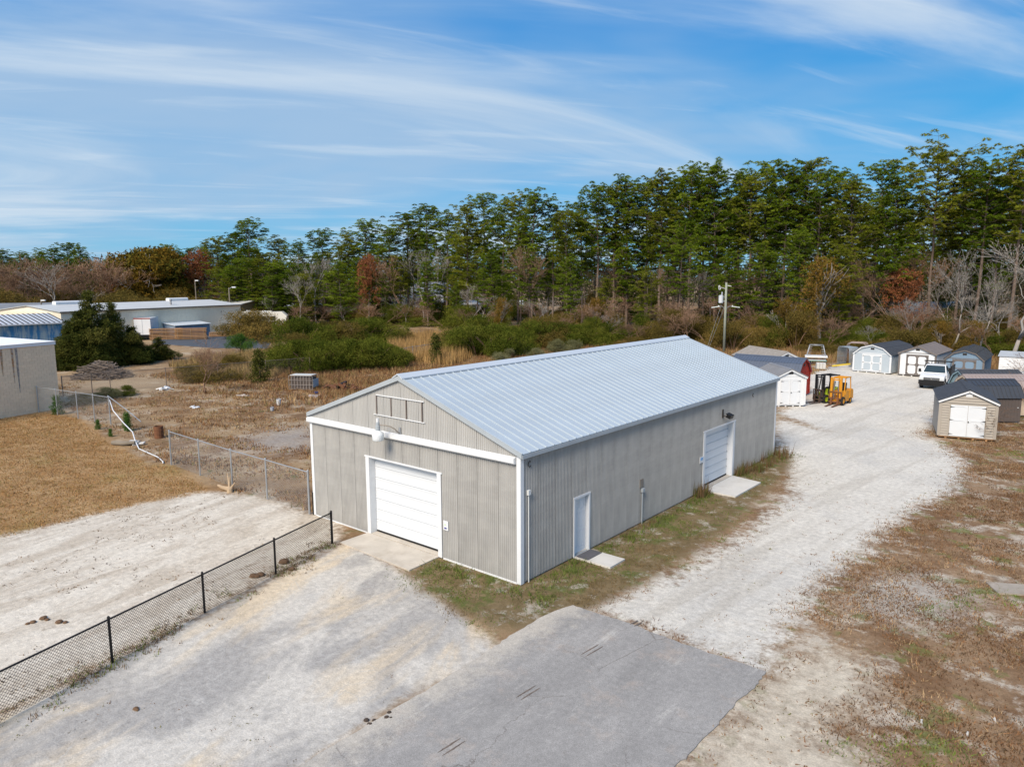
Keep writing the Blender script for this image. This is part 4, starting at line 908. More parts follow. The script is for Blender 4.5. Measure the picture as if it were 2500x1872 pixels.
# ------------------------------------------------------------------ utility pole
def utility_pole():
    x, y = -24.37, 71.2
    t = thing('utility_pole', 'greenish wooden utility pole with grey transformer behind the warehouse roof', 'utility pole', (x, y, 0))
    ang = math.atan2(CR[1], CR[0]); ca, sa = CR[0], CR[1]
    def P(r, z, f=0): return (ca * r - sa * f, sa * r + ca * f, z)
    q = MB(); q.tube([P(0, 0), P(0, 4.5), P(0, 9.0)], [.17, .155, .13], 10); q.build('pole', mat('treated_pole', (.27, .29, .24), .9, .25, 3, stretch=(1, 1, .15)), t, smooth=True)
    q = MB(); q.lathe([(.0, -.02), (.27, 0), (.28, .05), (.28, .85), (.30, .87), (.30, .92), (.1, .98), (0, .99)], P(-.62, 6.45), 14); q.bb((P(-.2, 6.6)[0] - .05, P(-.2, 6.6)[1] - .05, 6.6), (P(-.2, 6.6)[0] + .05, P(-.2, 6.6)[1] + .05, 6.7)); q.build('transformer', mat('transformer_grey', (.60, .63, .66), .4, .05), t, smooth=False)
    q = MB(); q.beam(P(-.4, 6.65), P(-.1, 6.65), .08); q.beam(P(-.4, 7.15), P(-.1, 7.15), .08); q.build('bracket', GALV, t)
    q = MB(); q.lathe([(.04, 0), (.10, .03), (.06, .08), (.11, .12), (.06, .18), (.09, .24), (.04, .42)], P(-.5, 7.42), 10); q.build('bushing', mat('porcelain', (.45, .47, .52), .25, .1, spec=.6), t)
    q = MB(); q.beam(P(0, 8.2), P(-.7, 8.42), .05); q.build('cutout_arm', WHITE, t)
    q = MB(); q.beam(P(-.72, 8.15), P(-.85, 8.65), .08); q.beam(P(-.85, 8.65), P(-.98, 8.58), .05); q.beam(P(-.72, 8.15), P(-.9, 8.12), .05); q.beam(P(-.98, 8.58), P(-.90, 8.12), .05); q.build('fuse_cutout', WHITE, t)
    q = MB(); q.beam(P(.15, 8.62), P(.62, 8.54), .10, .08); q.build('insulator', WHITE, t)
    for s in (-1, 1):
        q = MB(); q.tube([P(s * .12, 5.55), P(s * .2, 5.85), P(s * .45, 6.0), P(s * .8, 6.02)], .03, 6); o = q.build('lamp_arm', GALV, t)
        q = MB(); q.prism([(-.13, -.02), (.13, -.02), (.10, .05), (-.10, .05)], 'x', 0, 1.05); q.box((.12, 0, .1), (.09, .09, .12)); lo = P(s * .75, 6.0)
        lh = q.build('lamp_head', mat('pale_led_head', (.66, .72, .70), .4, .05), o, lo, rz=ang if s > 0 else ang + math.pi); lh.rotation_euler = (0, R(8), ang if s > 0 else ang + math.pi)
    q = MB()
    for r0, z0, r1 in ((-.12, 7.6, -2.35), (-.1, 6.1, -2.15)): q.beam(P(r0, z0), P(r1, 0.1), .02)
    q.build('guy_wire', GALV, t)
    q = MB()
    e = bearing(2350, 95) - np.array([x, y])
    pts = [Vector(P(.62, 8.54)).lerp(Vector((e[0], e[1], 9.5)), k / 14) - Vector((0, 0, 1.8 * 4 * (k / 14) * (1 - k / 14) * .35)) for k in range(15)]; q.tube(pts, .007, 4)
    pts = [Vector(P(.15, 6.9)).lerp(Vector((e[0], e[1], 7.0)), k / 14) - Vector((0, 0, 1.8 * 4 * (k / 14) * (1 - k / 14) * .35)) for k in range(15)]; q.tube(pts, .007, 4)
    q.build('wire', DARKM, t)
utility_pole()

# ------------------------------------------------------------------ fences
def chain_link(a, b, h, pitch, r, m, z0=.03, drop=None):
    """woven mesh between two ground points, as straight crossing wires"""
    a = np.array(a[:2]); b = np.array(b[:2]); L_ = np.linalg.norm(b - a); e = (b - a) / L_
    T = []
    hh = h - z0
    nn = np.array([-e[1], e[0], 0])
    def wire(s0, zz0, s1, zz1, off):
        if s1 - s0 < 1e-3 and s0 - s1 < 1e-3: return
        p = np.array([a[0] + e[0] * s0, a[1] + e[1] * s0, zz0]) + nn * off; q = np.array([a[0] + e[0] * s1, a[1] + e[1] * s1, zz1]) + nn * off
        d = (q - p) / np.linalg.norm(q - p); x = np.cross(d, nn); x /= np.linalg.norm(x)
        c = [x * r, -x * r * .5 + nn * r * .87, -x * r * .5 - nn * r * .87]
        for k in range(3):
            u0, u1 = c[k], c[(k + 1) % 3]
            T.append((p + u0, q + u0, q + u1)); T.append((p + u0, q + u1, p + u1))
    s = -hh
    while s < L_:
        for sg in (1, -1):
            sa, za, sb, zb = s, (z0 if sg > 0 else h), s + hh, (h if sg > 0 else z0)
            if sa < 0: za += sg * (0 - sa); sa = 0
            if sb > L_: zb -= sg * (sb - L_); sb = L_
            if sb > sa: wire(sa, za, sb, zb, r * sg)
        s += pitch
    return np.array(T)
def fence(label, posts, h, m, pitch, wr, top=True, pr=.035, mesh=True, name='chain_link_fence', group='chain link fences', caps=True, rail_r=.024):
    p0 = np.array(posts[0][:2]); t = thing(name, label, 'fence', (p0[0], p0[1], 0), group=group)
    for i, p in enumerate(posts):
        r = pr * (1.25 if i in (0, len(posts) - 1) else 1)
        q = MB(); q.tube([(p[0] - p0[0], p[1] - p0[1], -.05), (p[0] - p0[0], p[1] - p0[1], h + .03)], r, 8)
        if caps: q.tube([(p[0] - p0[0], p[1] - p0[1], h + .03), (p[0] - p0[0], p[1] - p0[1], h + .07)], [r * 1.25, r * .5], 8)
        q.build('post', m, t)
    if top:
        for a, b in zip(posts[:-1], posts[1:]):
            q = MB(); q.tube([(a[0] - p0[0], a[1] - p0[1], h - .02), (b[0] - p0[0], b[1] - p0[1], h - .02)], rail_r, 6); q.build('rail', m, t)
    if mesh:
        T = np.concatenate([chain_link(np.array(a[:2]) - p0, np.array(b[:2]) - p0, h - .04, pitch, wr, m) for a, b in zip(posts[:-1], posts[1:])])
        me = tri_mesh('chain_link', T); me.materials.append(m); tag(put('chain_link', me, t), kind='stuff')
    return t
FENCEB = mat('black_vinyl_fence', (.012, .011, .011), .5, .2)
pts = [(-7.62 + .862 * k, -1.55 - 2.86 * k) for k in range(7)]
fence('black vinyl chain link fence along the pale lot', pts, 1.18, FENCEB, .085, .0050)
fence('grey galvanized chain link fence beside the warehouse corner', [(-11.12, -.10), (-14.3, -.08), (-17.2, -.10), (-20.4, -.02), (-23.6, .05)], 1.80, GALV, .11, .0021)
fence('leaning grey chain link fence in front of the block building', [(-46.6, 1.06), (-44.2, 1.5), (-41.5, 1.9), (-39.4, 2.2), (-37.4, 2.45)], 1.9, GALV, .16, .0028)
fence('long rusty field fence running behind the brush pile', [(-53.3, 4.9), (-53.4, 7.2), (-53.2, 8.6), (-52.2, 13), (-51.3, 17.5), (-50.4, 22), (-49.5, 26.5)], 1.7, mat('rusty_fence', (.16, .13, .11), .7, .2), .16, .004)
fence('distant silver chain link fence at the foot of the pines', [bearing(vx, d) for vx, d in ((795, 178), (830, 172), (865, 168), (900, 164), (920, 160))], 1.9, GALV, .3, .008)
fence('short pale fence beyond the dark paved yard', [bearing(vx, d) for vx, d in ((595, 168), (608, 166), (622, 164), (636, 163))], 1.9, GALV, .3, .008)
fence('wire fence rail showing right of the dense shrubs', [RB(1195, 1215), RB(1290, 1195), RB(1380, 1180), RB(1460, 1165)], 1.6, GALV, .2, .004)
# bent rail lying from the leaning fence to the grass
q = MB()
pp = [(-37.4, 2.5, 1.7), (-35.9, 2.1, 1.2), (-33.6, 1.75, .75), (-31.6, 1.47, .45), (-30.2, 1.0, .25), (-28.4, .45, .08), (-26.7, .35, .06), (-25.5, .2, .1), (-24.5, .02, .06), (-24.1, -.15, .06)]
q.tube(pp, .032, 8); tag(q.build('bent_pipe', WHITE, smooth=True), 'bent white pipe sagging from the leaning fence to the lawn', 'pipe')
q = MB(); q.tube([(-39, 3.0, 1.75), (-36.5, 3.1, 1.1), (-33.8, 2.9, .6)], .03, 6); tag(q.build('fence_rail', GALV), 'loose grey fence rail drooping into the weeds', 'fence rail')

# ------------------------------------------------------------------ buildings on the left
def block_building():
    c = np.array([-47.2, 2.67]); e2 = np.array([-45.92, -1.55]); dv = (e2 - c) / np.linalg.norm(e2 - c)
    rz = math.atan2(dv[1], dv[0])                       # local x along the visible wall, away from the corner; local +y outward... left of x
    t = thing('block_building', 'pale painted block building with white membrane roof at the left edge', 'building', (c[0], c[1], 0), rz)
    BL = mat('painted_block', (.88, .69, .48), .9, .06, 1.0, dirt=(.70, .55, .39), dirt_amt=.3, dscale=.5, rand=.05)
    Hh = 4.86
    # local -y is into the building when the wall faces +y ; outward normal of the visible wall
    out = np.array([dv[1] * -1, dv[0]]); s = 1 if out @ (CAM[:2] - c) > 0 else -1
    MB().bb((0, -s * 15.0, 0), (18, -s * .03, Hh)).build('wall', BL, t)
    bw, bh = .40, .20
    me = {}
    for w in (.39, .19):
        q = MB(); y0, y1 = (-.03, .012); q.bb((0, s * y0, 0), (w, s * y1, bh - .010)); m_ = q.mesh('block'); m_.materials.append(BL); me[w] = m_
    rows = int(Hh / bh); n = 0
    for r in range(rows):
        x = 0.0; first = (r % 2 == 1)
        while x < 4.7:
            w = .19 if (first and x == 0) else .39
            put('block', me[w], t, (x + .005, 0, r * bh + .005)); x += w + .01; n += 1
    st = MB()
    for r in range(rows):
        x = 4.70 if r % 2 == 0 else 4.69
        while x < 17.6: st.bb((x + .02, -s * .03, r * bh + .005), (x + .39, s * .012, r * bh + .195)); x += .40
    tag(st.build('block_courses', BL, t), kind='stuff')
    q = MB(); q.bb((-.06, -s * 15.1, Hh), (18.1, s * .06, Hh + .25)); q.build('fascia', mat('white_membrane', (.80, .82, .83), .6, .04, 1), t)
    q = MB()
    q.add([(-.1, s * .1, Hh + .251), (18.1, s * .1, Hh + .251), (18.1, -s * 7, Hh + .75), (-.1, -s * 7, Hh + .40), (-.1, -s * 15.2, Hh + .251), (18.1, -s * 15.2, Hh + .251)], [(0, 1, 2, 3), (3, 2, 5, 4), (0, 3, 4), (1, 5, 2), (0, 4, 5, 1)]); q.build('roof', MATS['white_membrane'], t)
    # rust runs from two roof fixings, and dark damp streak
    for x, w, ln, colr, nm in ((3.9, .16, 1.9, (.42, .25, .12), 'rust_stain'), (3.15, .13, 2.5, (.40, .19, .06), 'rust_stain'), (2.85, .16, 3.2, (.25, .225, .20), 'damp_stain')):
        q = MB(); n = 12; pl = []
        for sgn in (1, -1):
            for k in (range(n + 1) if sgn > 0 else range(n, -1, -1)):
                pl.append((x + sgn * w * (1 - (k / n) ** 1.5 * .8) * (.5 + .25 * rnd.random()), Hh - .01 - ln * k / n))
        q.prism(pl, 'y', s * .0145, s * .0165)
        q.build(nm, mat(nm + str(round(x, 1)), colr, .95, .4, 6, dirt=(.48, .42, .36), dirt_amt=.9, dscale=4, lo=.42, hi=.6), t)
block_building()

def clad(b, a, c, z0, z1, step, amp, outv):
    """ribbed cladding strips along a wall from a to c"""
    a = np.array(a); c = np.array(c); L_ = np.linalg.norm(c - a); e = (c - a) / L_; n = int(L_ / step); o = np.array(outv)
    for k in range(n):
        s0 = a + e * (k * step); s1 = a + e * (k * step + step * .32)
        p = [np.r_[s0 + o * .002, z0], np.r_[s0 + o * amp, z0], np.r_[s1 + o * amp, z0], np.r_[s1 + o * .002, z0]]
        p2 = [np.r_[w[:2], z1] for w in p]
        b.add(p + p2, [(0, 1, 5, 4), (1, 2, 6, 5), (2, 3, 7, 6)])
def tan_warehouse():
    a = np.array([-106.6, 22.8]); c = np.array([-114.0, 55.8]); e = (c - a) / np.linalg.norm(c - a); L_ = np.linalg.norm(c - a)
    t = thing('tan_warehouse', 'long low tan ribbed metal warehouse behind the cedars', 'warehouse', (a[0], a[1], 0), math.atan2(e[1], e[0]))
    # local x along the long wall, local -y towards camera side? outward normal
    nrm = np.array([e[1], -e[0]]); s = -1 if nrm @ (CAM[:2] - a) > 0 else 1    # outward is s*y
    D = 16.4; Hh = 5.04; pk = 5.85
    TAN = mat('tan_ribbed_metal', (.85, .78, .63), .6, .07, .4, rand=.03); TR = mat('tan_trim', (.20, .165, .13), .6, .1)
    ROOF = mat('aged_white_roof', (.52, .53, .52), .5, .1, .3, dirt=(.36, .35, .33), dirt_amt=.6, dscale=.3)
    q = MB(); y0, y1 = 0, -s * D; ym = (y0 + y1) / 2
    q.prism([(y0, 0), (y0, Hh), (ym, pk), (y1, Hh), (y1, 0)], 'x', 0, L_); q.build('wall', TAN, t)
    q = MB(); clad(q, (0, 0), (L_, 0), .02, Hh - .1, .30, .035, (0, s)); 
    clad(q, (0, 0), (0, y1), .02, Hh - .1, .30, .035, (-1, 0)); clad(q, (L_, 0), (L_, y1), .02, Hh - .1, .30, .035, (1, 0)); tag(q.build('wall_rib', TAN, t), kind='stuff')
    for ya, yb in ((y0 + s * .25, ym), (ym, y1 - s * .25)):
        za = Hh - .02 if ya != ym else pk + .02; zb = Hh - .02 if yb != ym else pk + .02
        q = MB(); q.add([(-.25, ya, za), (L_ + .25, ya, za), (L_ + .25, yb, zb), (-.25, yb, zb), (-.25, ya, za + .08), (L_ + .25, ya, za + .08), (L_ + .25, yb, zb + .08), (-.25, yb, zb + .08)], [(0, 1, 2, 3), (4, 7, 6, 5), (0, 4, 5, 1), (2, 6, 7, 3), (1, 5, 6, 2), (0, 3, 7, 4)]); q.build('roof_slope', ROOF, t)
    q = MB(); q.bb((-.26, s * .26, Hh - .16), (L_ + .26, s * .30, Hh + .06)); q.build('gutter', TR, t)
    for x0, x1 in ((4.0, 9.5), (24.5, 28.5)):
        q = MB(); q.prism([(ym - .5, pk + .03), (ym - .5, pk + .45), (ym - .3, pk + .6), (ym + .3, pk + .6), (ym + .5, pk + .45), (ym + .5, pk + .03)], 'x', x0, x1); q.build('roof_vent', WHITE, t)
    q = MB(); q.tube([(21, ym * .35, Hh + .2), (21, ym * .35, Hh + 1.15)], .17, 10); q.tube([(21, ym * .35, Hh + 1.15), (21, ym * .35, Hh + 1.3)], .27, 10); q.build('flue', mat('flue_metal', (.3, .3, .31), .4, .1), t)
    q = MB(); q.box((15.6, s * .05, 3.2), (.25, .08, .25)); q.build('wall_vent', BLACK, t)
    # lean-to
    b0, b1 = 17.0, 24.0
    ln = MB(); ln.prism([(s * .06, 0), (s * .06, 2.45), (s * 3.0, 2.05), (s * 3.0, 0)], 'x', b0, b1); lo = ln.build('lean_to', mat('faded_blue_wall', (.20, .27, .36), .7, .15), t)
    q = MB(); q.prism([(s * .06, 2.46), (s * .06, 2.54), (s * 3.25, 2.13), (s * 3.25, 2.06)], 'x', b0 - .2, b1 + .2); q.build('roof', mat('pale_blue_roof', (.52, .57, .60), .5, .08), lo)
tan_warehouse()
def wing():
    p = RA(1790, 880); q0 = bearing(500, 168)
    t = thing('side_shed', 'low brown gabled wing at the right end of the tan warehouse', 'building', (q0[0], q0[1], 0), R(105))
    MB().prism([(-4, 0), (-4, 4.6), (0, 5.2), (4, 4.6), (4, 0)], 'y', -6, 6).build('wall', mat('brown_board', (.30, .20, .11), .8, .15), t)
    MB().prism([(-4.3, 4.56), (0, 5.22), (4.3, 4.56), (4.3, 4.68), (0, 5.36), (-4.3, 4.68)], 'y', -6.3, 6.3).build('roof', MATS['aged_white_roof'], t)
wing()
def blue_building():
    t = thing('blue_building', 'weathered blue metal building with striped standing seam roof', 'building', (-97.6, 19.9, 0), 0)
    BLUE = mat('weathered_blue_paint', (.045, .20, .40), .6, .15, 1.0, dirt=(.33, .43, .47), dirt_amt=.95, dscale=.9, dstretch=(1, 1.6, .35), lo=.44, hi=.58)
    q = MB(); q.prism([(0, 0), (0, 4.0), (-6, 5.0), (-12, 4.0), (-12, 0)], 'y', -26, 0); q.build('wall', BLUE, t)
    q = MB(); clad(q, (0, -26), (0, 0), .02, 3.92, .30, .03, (1, 0)); clad(q, (0, 0), (-12, 0), .02, 3.9, .30, .03, (0, 1)); tag(q.build('wall_rib', BLUE, t), kind='stuff')
    RF = mat('silver_roof_panel', (.50, .53, .58), .45, .1, 1, rand=.12); SE = mat('dark_roof_seam', (.05, .05, .055), .6, .2)
    for s in (1, -1):
        pm = MB(); sm = MB(); w = .62
        xa, za, xb, zb = -6, 5.06, -6 + s * 6.35, 5.06 - 6.35 / 6
        f = [(xa, 0, za), (xb, 0, zb), (xb, w - .16, zb), (xa, w - .16, za)]; pm.quad(*(f if s > 0 else f[::-1])); f2 = [(p[0], p[1], p[2] - .06) for p in f]; pm.quad(*(f2[::-1] if s > 0 else f2)); pm.quad(f[1], f2[1], f2[2], f[2])
        g = [(xa, w - .16, za + .05), (xb, w - .16, zb + .05), (xb, w, zb + .05), (xa, w, za + .05)]; g0 = [(p[0], p[1], p[2] - .06) for p in g]
        sm.add(g + g0, [(0, 1, 2, 3) if s > 0 else (3, 2, 1, 0), (0, 4, 5, 1), (2, 6, 7, 3), (1, 5, 6, 2)])
        m1 = pm.mesh('roof_panel'); m1.materials.append(RF); m2 = sm.mesh('roof_seam'); m2.materials.append(SE)
        for k in range(43):
            put('roof_panel', m1, t, (0, -26.3 + k * w, 0)); put('roof_seam', m2, t, (0, -26.3 + k * w, 0))
    MB().bb((.30, -26.3, 3.84), (.42, .35, 4.0)).build('gutter', WHITE, t)
blue_building()
def far_house(label, vx, d, rz, w, dp, h, pk, wm, rm, win=2, group='houses beyond the pines', name='house'):
    p = bearing(vx, d); t = thing(name, label, 'house', (p[0], p[1], 0), rz, group)
    MB().prism([(-dp / 2, 0), (-dp / 2, h), (0, pk), (dp / 2, h), (dp / 2, 0)], 'x', -w / 2, w / 2).build('wall', wm, t)
    for s in (1, -1):
        q = MB(); y = s * (dp / 2 + .4); z = h - .4 * (pk - h) / (dp / 2)
        q.prism([(0, pk + .02), (y, z + .02), (y, z + .18), (0, pk + .2)], 'x', -w / 2 - .4, w / 2 + .4); q.build('roof_slope', rm, t)
    for s in (1, -1):
        for k in range(win):
            x = -w / 2 + w * (k + .5) / win
            f = MB(); f.bb((x - .55, s * (dp / 2 + .001), h * .35), (x + .55, s * (dp / 2 + .06), h * .75)); fo = f.build('window', WHITE, t)
            MB().bb((x - .45, s * (dp / 2 + .061), h * .35 + .1), (x + .45, s * (dp / 2 + .075), h * .75 - .1)).build('pane', GLASS, fo)
    for k in (-1, 1):
        f = MB(); f.bb((w / 2 + .001, k * dp * .2 - .5, h * .4), (w / 2 + .06, k * dp * .2 + .5, h * .8)); fo = f.build('window', WHITE, t)
        MB().bb((w / 2 + .061, k * dp * .2 - .4, h * .4 + .1), (w / 2 + .075, k * dp * .2 + .4, h * .8 - .1)).build('pane', GLASS, fo)
    return t
HW = mat('house_white', (.72, .74, .76), .7, .05); HR = mat('slate_grey_roof', (.17, .19, .22), .85, .12); HB = mat('brown_roof', (.15, .115, .10), .85, .15); HT_ = mat('tan_house', (.38, .31, .24), .8, .1)
SILV = mat('silver_mobile_roof', (.55, .57, .58), .5, .08)
far_house('white two storey house glimpsed high between the trunks', 930, 205, R(50), 11, 8, 6.2, 8.8, HW, HR, 4)
far_house('low house with blue grey roof seen through the trunks', 855, 190, R(40), 18, 9, 3.4, 5.6, HT_, HR, 4)
far_house('long white mobile home through the pines', 1010, 190, R(38), 20, 5, 3.2, 4.0, HW, SILV, 5)
far_house('shorter white mobile home at the right of the long one', 1090, 186, R(40), 9, 5, 3.2, 4.0, HW, SILV, 3)
far_house('small white outbuilding under the dead red tree', 923, 176, R(40), 6, 4, 2.6, 3.3, HW, SILV, 1)
far_house('white shed beside the left pine trunks', 655, 190, R(30), 8, 5, 2.8, 3.6, HW, SILV, 2)
far_house('white house with grey metal roof behind the bare willow', 1965, 150, R(35), 17, 8, 3.1, 5.0, HW, mat('grey_metal_house_roof', (.26, .29, .32), .6, .1), 4)
far_house('brown roofed house behind the orange oak', 345, 215, R(50), 16, 9, 3.8, 6.2, HT_, HB, 4)
far_house('reddish roofed house right of the orange oak', 420, 205, R(50), 14, 8, 3.6, 5.6, HW, HB, 4)
far_house('dark roofed house at the far left edge', 15, 165, R(60), 14, 9, 3.2, 5.4, HT_, HR, 3)

def camper(label, vx, d, rz, L_):
    p = bearing(vx, d); t = thing('camper', label, 'camper', (p[0], p[1], 0), rz, 'campers parked past the tan warehouse')
    cw = mat('camper_white', (.70, .69, .62), .45, .05)
    MB().prism([(-L_ / 2, .7), (-L_ / 2, 3.3), (L_ / 2 - .9, 3.4), (L_ / 2, 2.6), (L_ / 2 - .2, 1.5), (L_ / 2 - 1.4, .7)], 'y', -1.25, 1.25).build('body', cw, t)
    for x in (-L_ * .28, L_ * .12):
        w_ = MB().bb((x - .5, -1.30, 1.8), (x + .5, -1.251, 2.6)).build('window', BLACK, t); MB().bb((x - .42, -1.32, 1.87), (x + .42, -1.301, 2.53)).build('pane', GLASS, w_)
    MB().bb((-.2, -1.29, .9), (.45, -1.251, 2.7)).build('door', WHITE, t)
    MB().bb((-L_ / 2 + .2, -1.27, 1.35), (L_ / 2 - 1.2, -1.251, 1.5)).build('stripe', mat('camper_stripe', (.18, .12, .09), .5, .1), t)
    MB().bb((-1.5, -.4, 3.36), (-.6, .4, 3.6)).build('roof_unit', WHITE, t)
    for x in (-.9, -.1): 
        for y in (-1.1, 1.1): wheel(t, x, y, .36, .36, .22, GALV); o = [k for k in bpy.data.objects if k.name.startswith('wheel')][-1]; o.rotation_euler = (0, 0, math.pi / 2)
camper('cream camper nearest the tan warehouse end', 545, 156, R(60), 8.5)
camper('second cream camper nosing into the trees', 578, 152, R(48), 7.0)

def yard_clutter():
    # box truck body
    p = np.array([-107.6, 34.8])
    t = thing('box_truck', 'white truck box with red marker lights behind the cedar', 'truck', (p[0], p[1], 0), R(50))
    MB().bb((-1.25, 0, .9), (1.25, 6, 3.6)).build('box', SHEDW, t); MB().bb((-1.27, -.04, 3.45), (1.27, -.001, 3.62)).build('header', mat('faded_red', (.35, .10, .07), .6, .1), t)
    for x in (-1.1, -.15, 0, .15, 1.1): MB().bb((x - .05, -.06, 3.5), (x + .05, -.041, 3.57)).build('marker_light', mat('red_lens', (.4, .02, .01), .3, .05), t)
    MB().bb((-.02, -.02, .95), (.02, -.001, 3.44)).build('door_seam', TRIMG, t); MB().bb((-1.2, .1, .5), (1.2, 6, .899)).build('chassis', BLACK, t)
    for y in (1.2, 2.1):
        for x in (-1.05, 1.05): wheel(t, x, y, .48, .48, .28, GALV)
    # lumber stacks
    lm = MB(); lm.bb((-2.4, 0, 0), (2.4, .42, .06)); bm = lm.mesh('board'); bm.materials.append(WOOD)
    lm = MB(); lm.bb((-.05, 0, 0), (.05, 1.2, .08)); sm = lm.mesh('sticker'); sm.materials.append(OLDWOOD)
    for (x, y), rz, n, lab in (((-105.6, 37.6), 61, 16, 'left tall stack of sawn lumber against the tan wall'), ((-102.4, 40.2), 56, 16, 'right tall stack of sawn lumber before the blue lean-to'), ((-103.6, 46.6), 60, 7, 'low heap of lumber right of the tall stacks')):
        t = thing('lumber_stack', lab, 'lumber', (x, y, 0), R(rz), 'lumber stacks in the paved yard')
        z = 0
        for k in range(n):
            if k % 2 == 0:
                for xx in (-2, 0, 2): put('sticker', sm, t, (xx, 0, z))
                z += .10
            for j in range(2): put('board', bm, t, (rnd.uniform(-.12, .12), j * .5, z))
            z += .065 if n > 10 else .06
        if n > 10: z += .0
    # timber A frame
    t = thing('timber_trestle', 'raw yellow timber trestle on the dark paved yard', 'trestle', (-100.6, 50.0, 0), R(55))
    yw = mat('fresh_timber', (.58, .42, .20), .8, .15)
    for s in (-1, 1):
        for x in (-1.0, 0, 1.0): MB().beam((x, s * .55, 0), (x, s * .25, 1.5), .09).build('leg', yw, t)
        MB().beam((-1.25, s * .25, 1.5), (1.25, s * .25, 1.5), .1).build('rail', yw, t)
    for x in (-1.0, 0, 1.0): MB().beam((x, -.5, .3), (x, .5, .3), .08).build('brace', yw, t)
    # paved yard
    o = MB().prism([tuple(RA(*q)[:2]) for q in ((1180, 1070), (1640, 1105), (2060, 1110), (2110, 1025), (2050, 1005), (1180, 1000))], 'z', .004, .03).build('paved_yard', mat('dark_paving', (.075, .085, .10), .85, .15, .5)); tag(o, kind='structure')
    # lamp poles
    def lamp(label, g, h, arm, group='yard lamp poles'):
        t = thing('lamp_pole', label, 'lamp pole', (g[0], g[1], 0), group=group)
        MB().tube([(0, 0, 0), (0, 0, h)], [.16, .11], 8).build('pole', OLDWOOD, t)
        MB().tube([(0, 0, h - .3), (CR[0] * arm * .5, CR[1] * arm * .5, h + .1), (CR[0] * arm, CR[1] * arm, h + .15)], .05, 6).build('lamp_arm', GALV, t)
        MB().box((CR[0] * arm, CR[1] * arm, h + .1), (.7, .35, .22), rz=.7).build('lamp_head', WHITE, t)
    g = np.array([-113.0, 52.5]) + np.array([2.2, .4]); lamp('wooden lamp pole against the right part of the tan wall', RA(1785, 965), height_at(RA(1785, 965), (500 + 640 / 3.16) / 1.1302), 1.0)
    g = bearing(421, 172); lamp('wooden lamp pole standing behind the tan warehouse roof', g, height_at(g, 607), .4)
    g = bearing(84, 150); lamp('short dark pole at the gable of the tan warehouse', g, height_at(g, 650), .4)
    g = bearing(1958, 140); lamp('thin utility pole before the white house on the right', g, height_at(g, 640), .4)
yard_clutter()

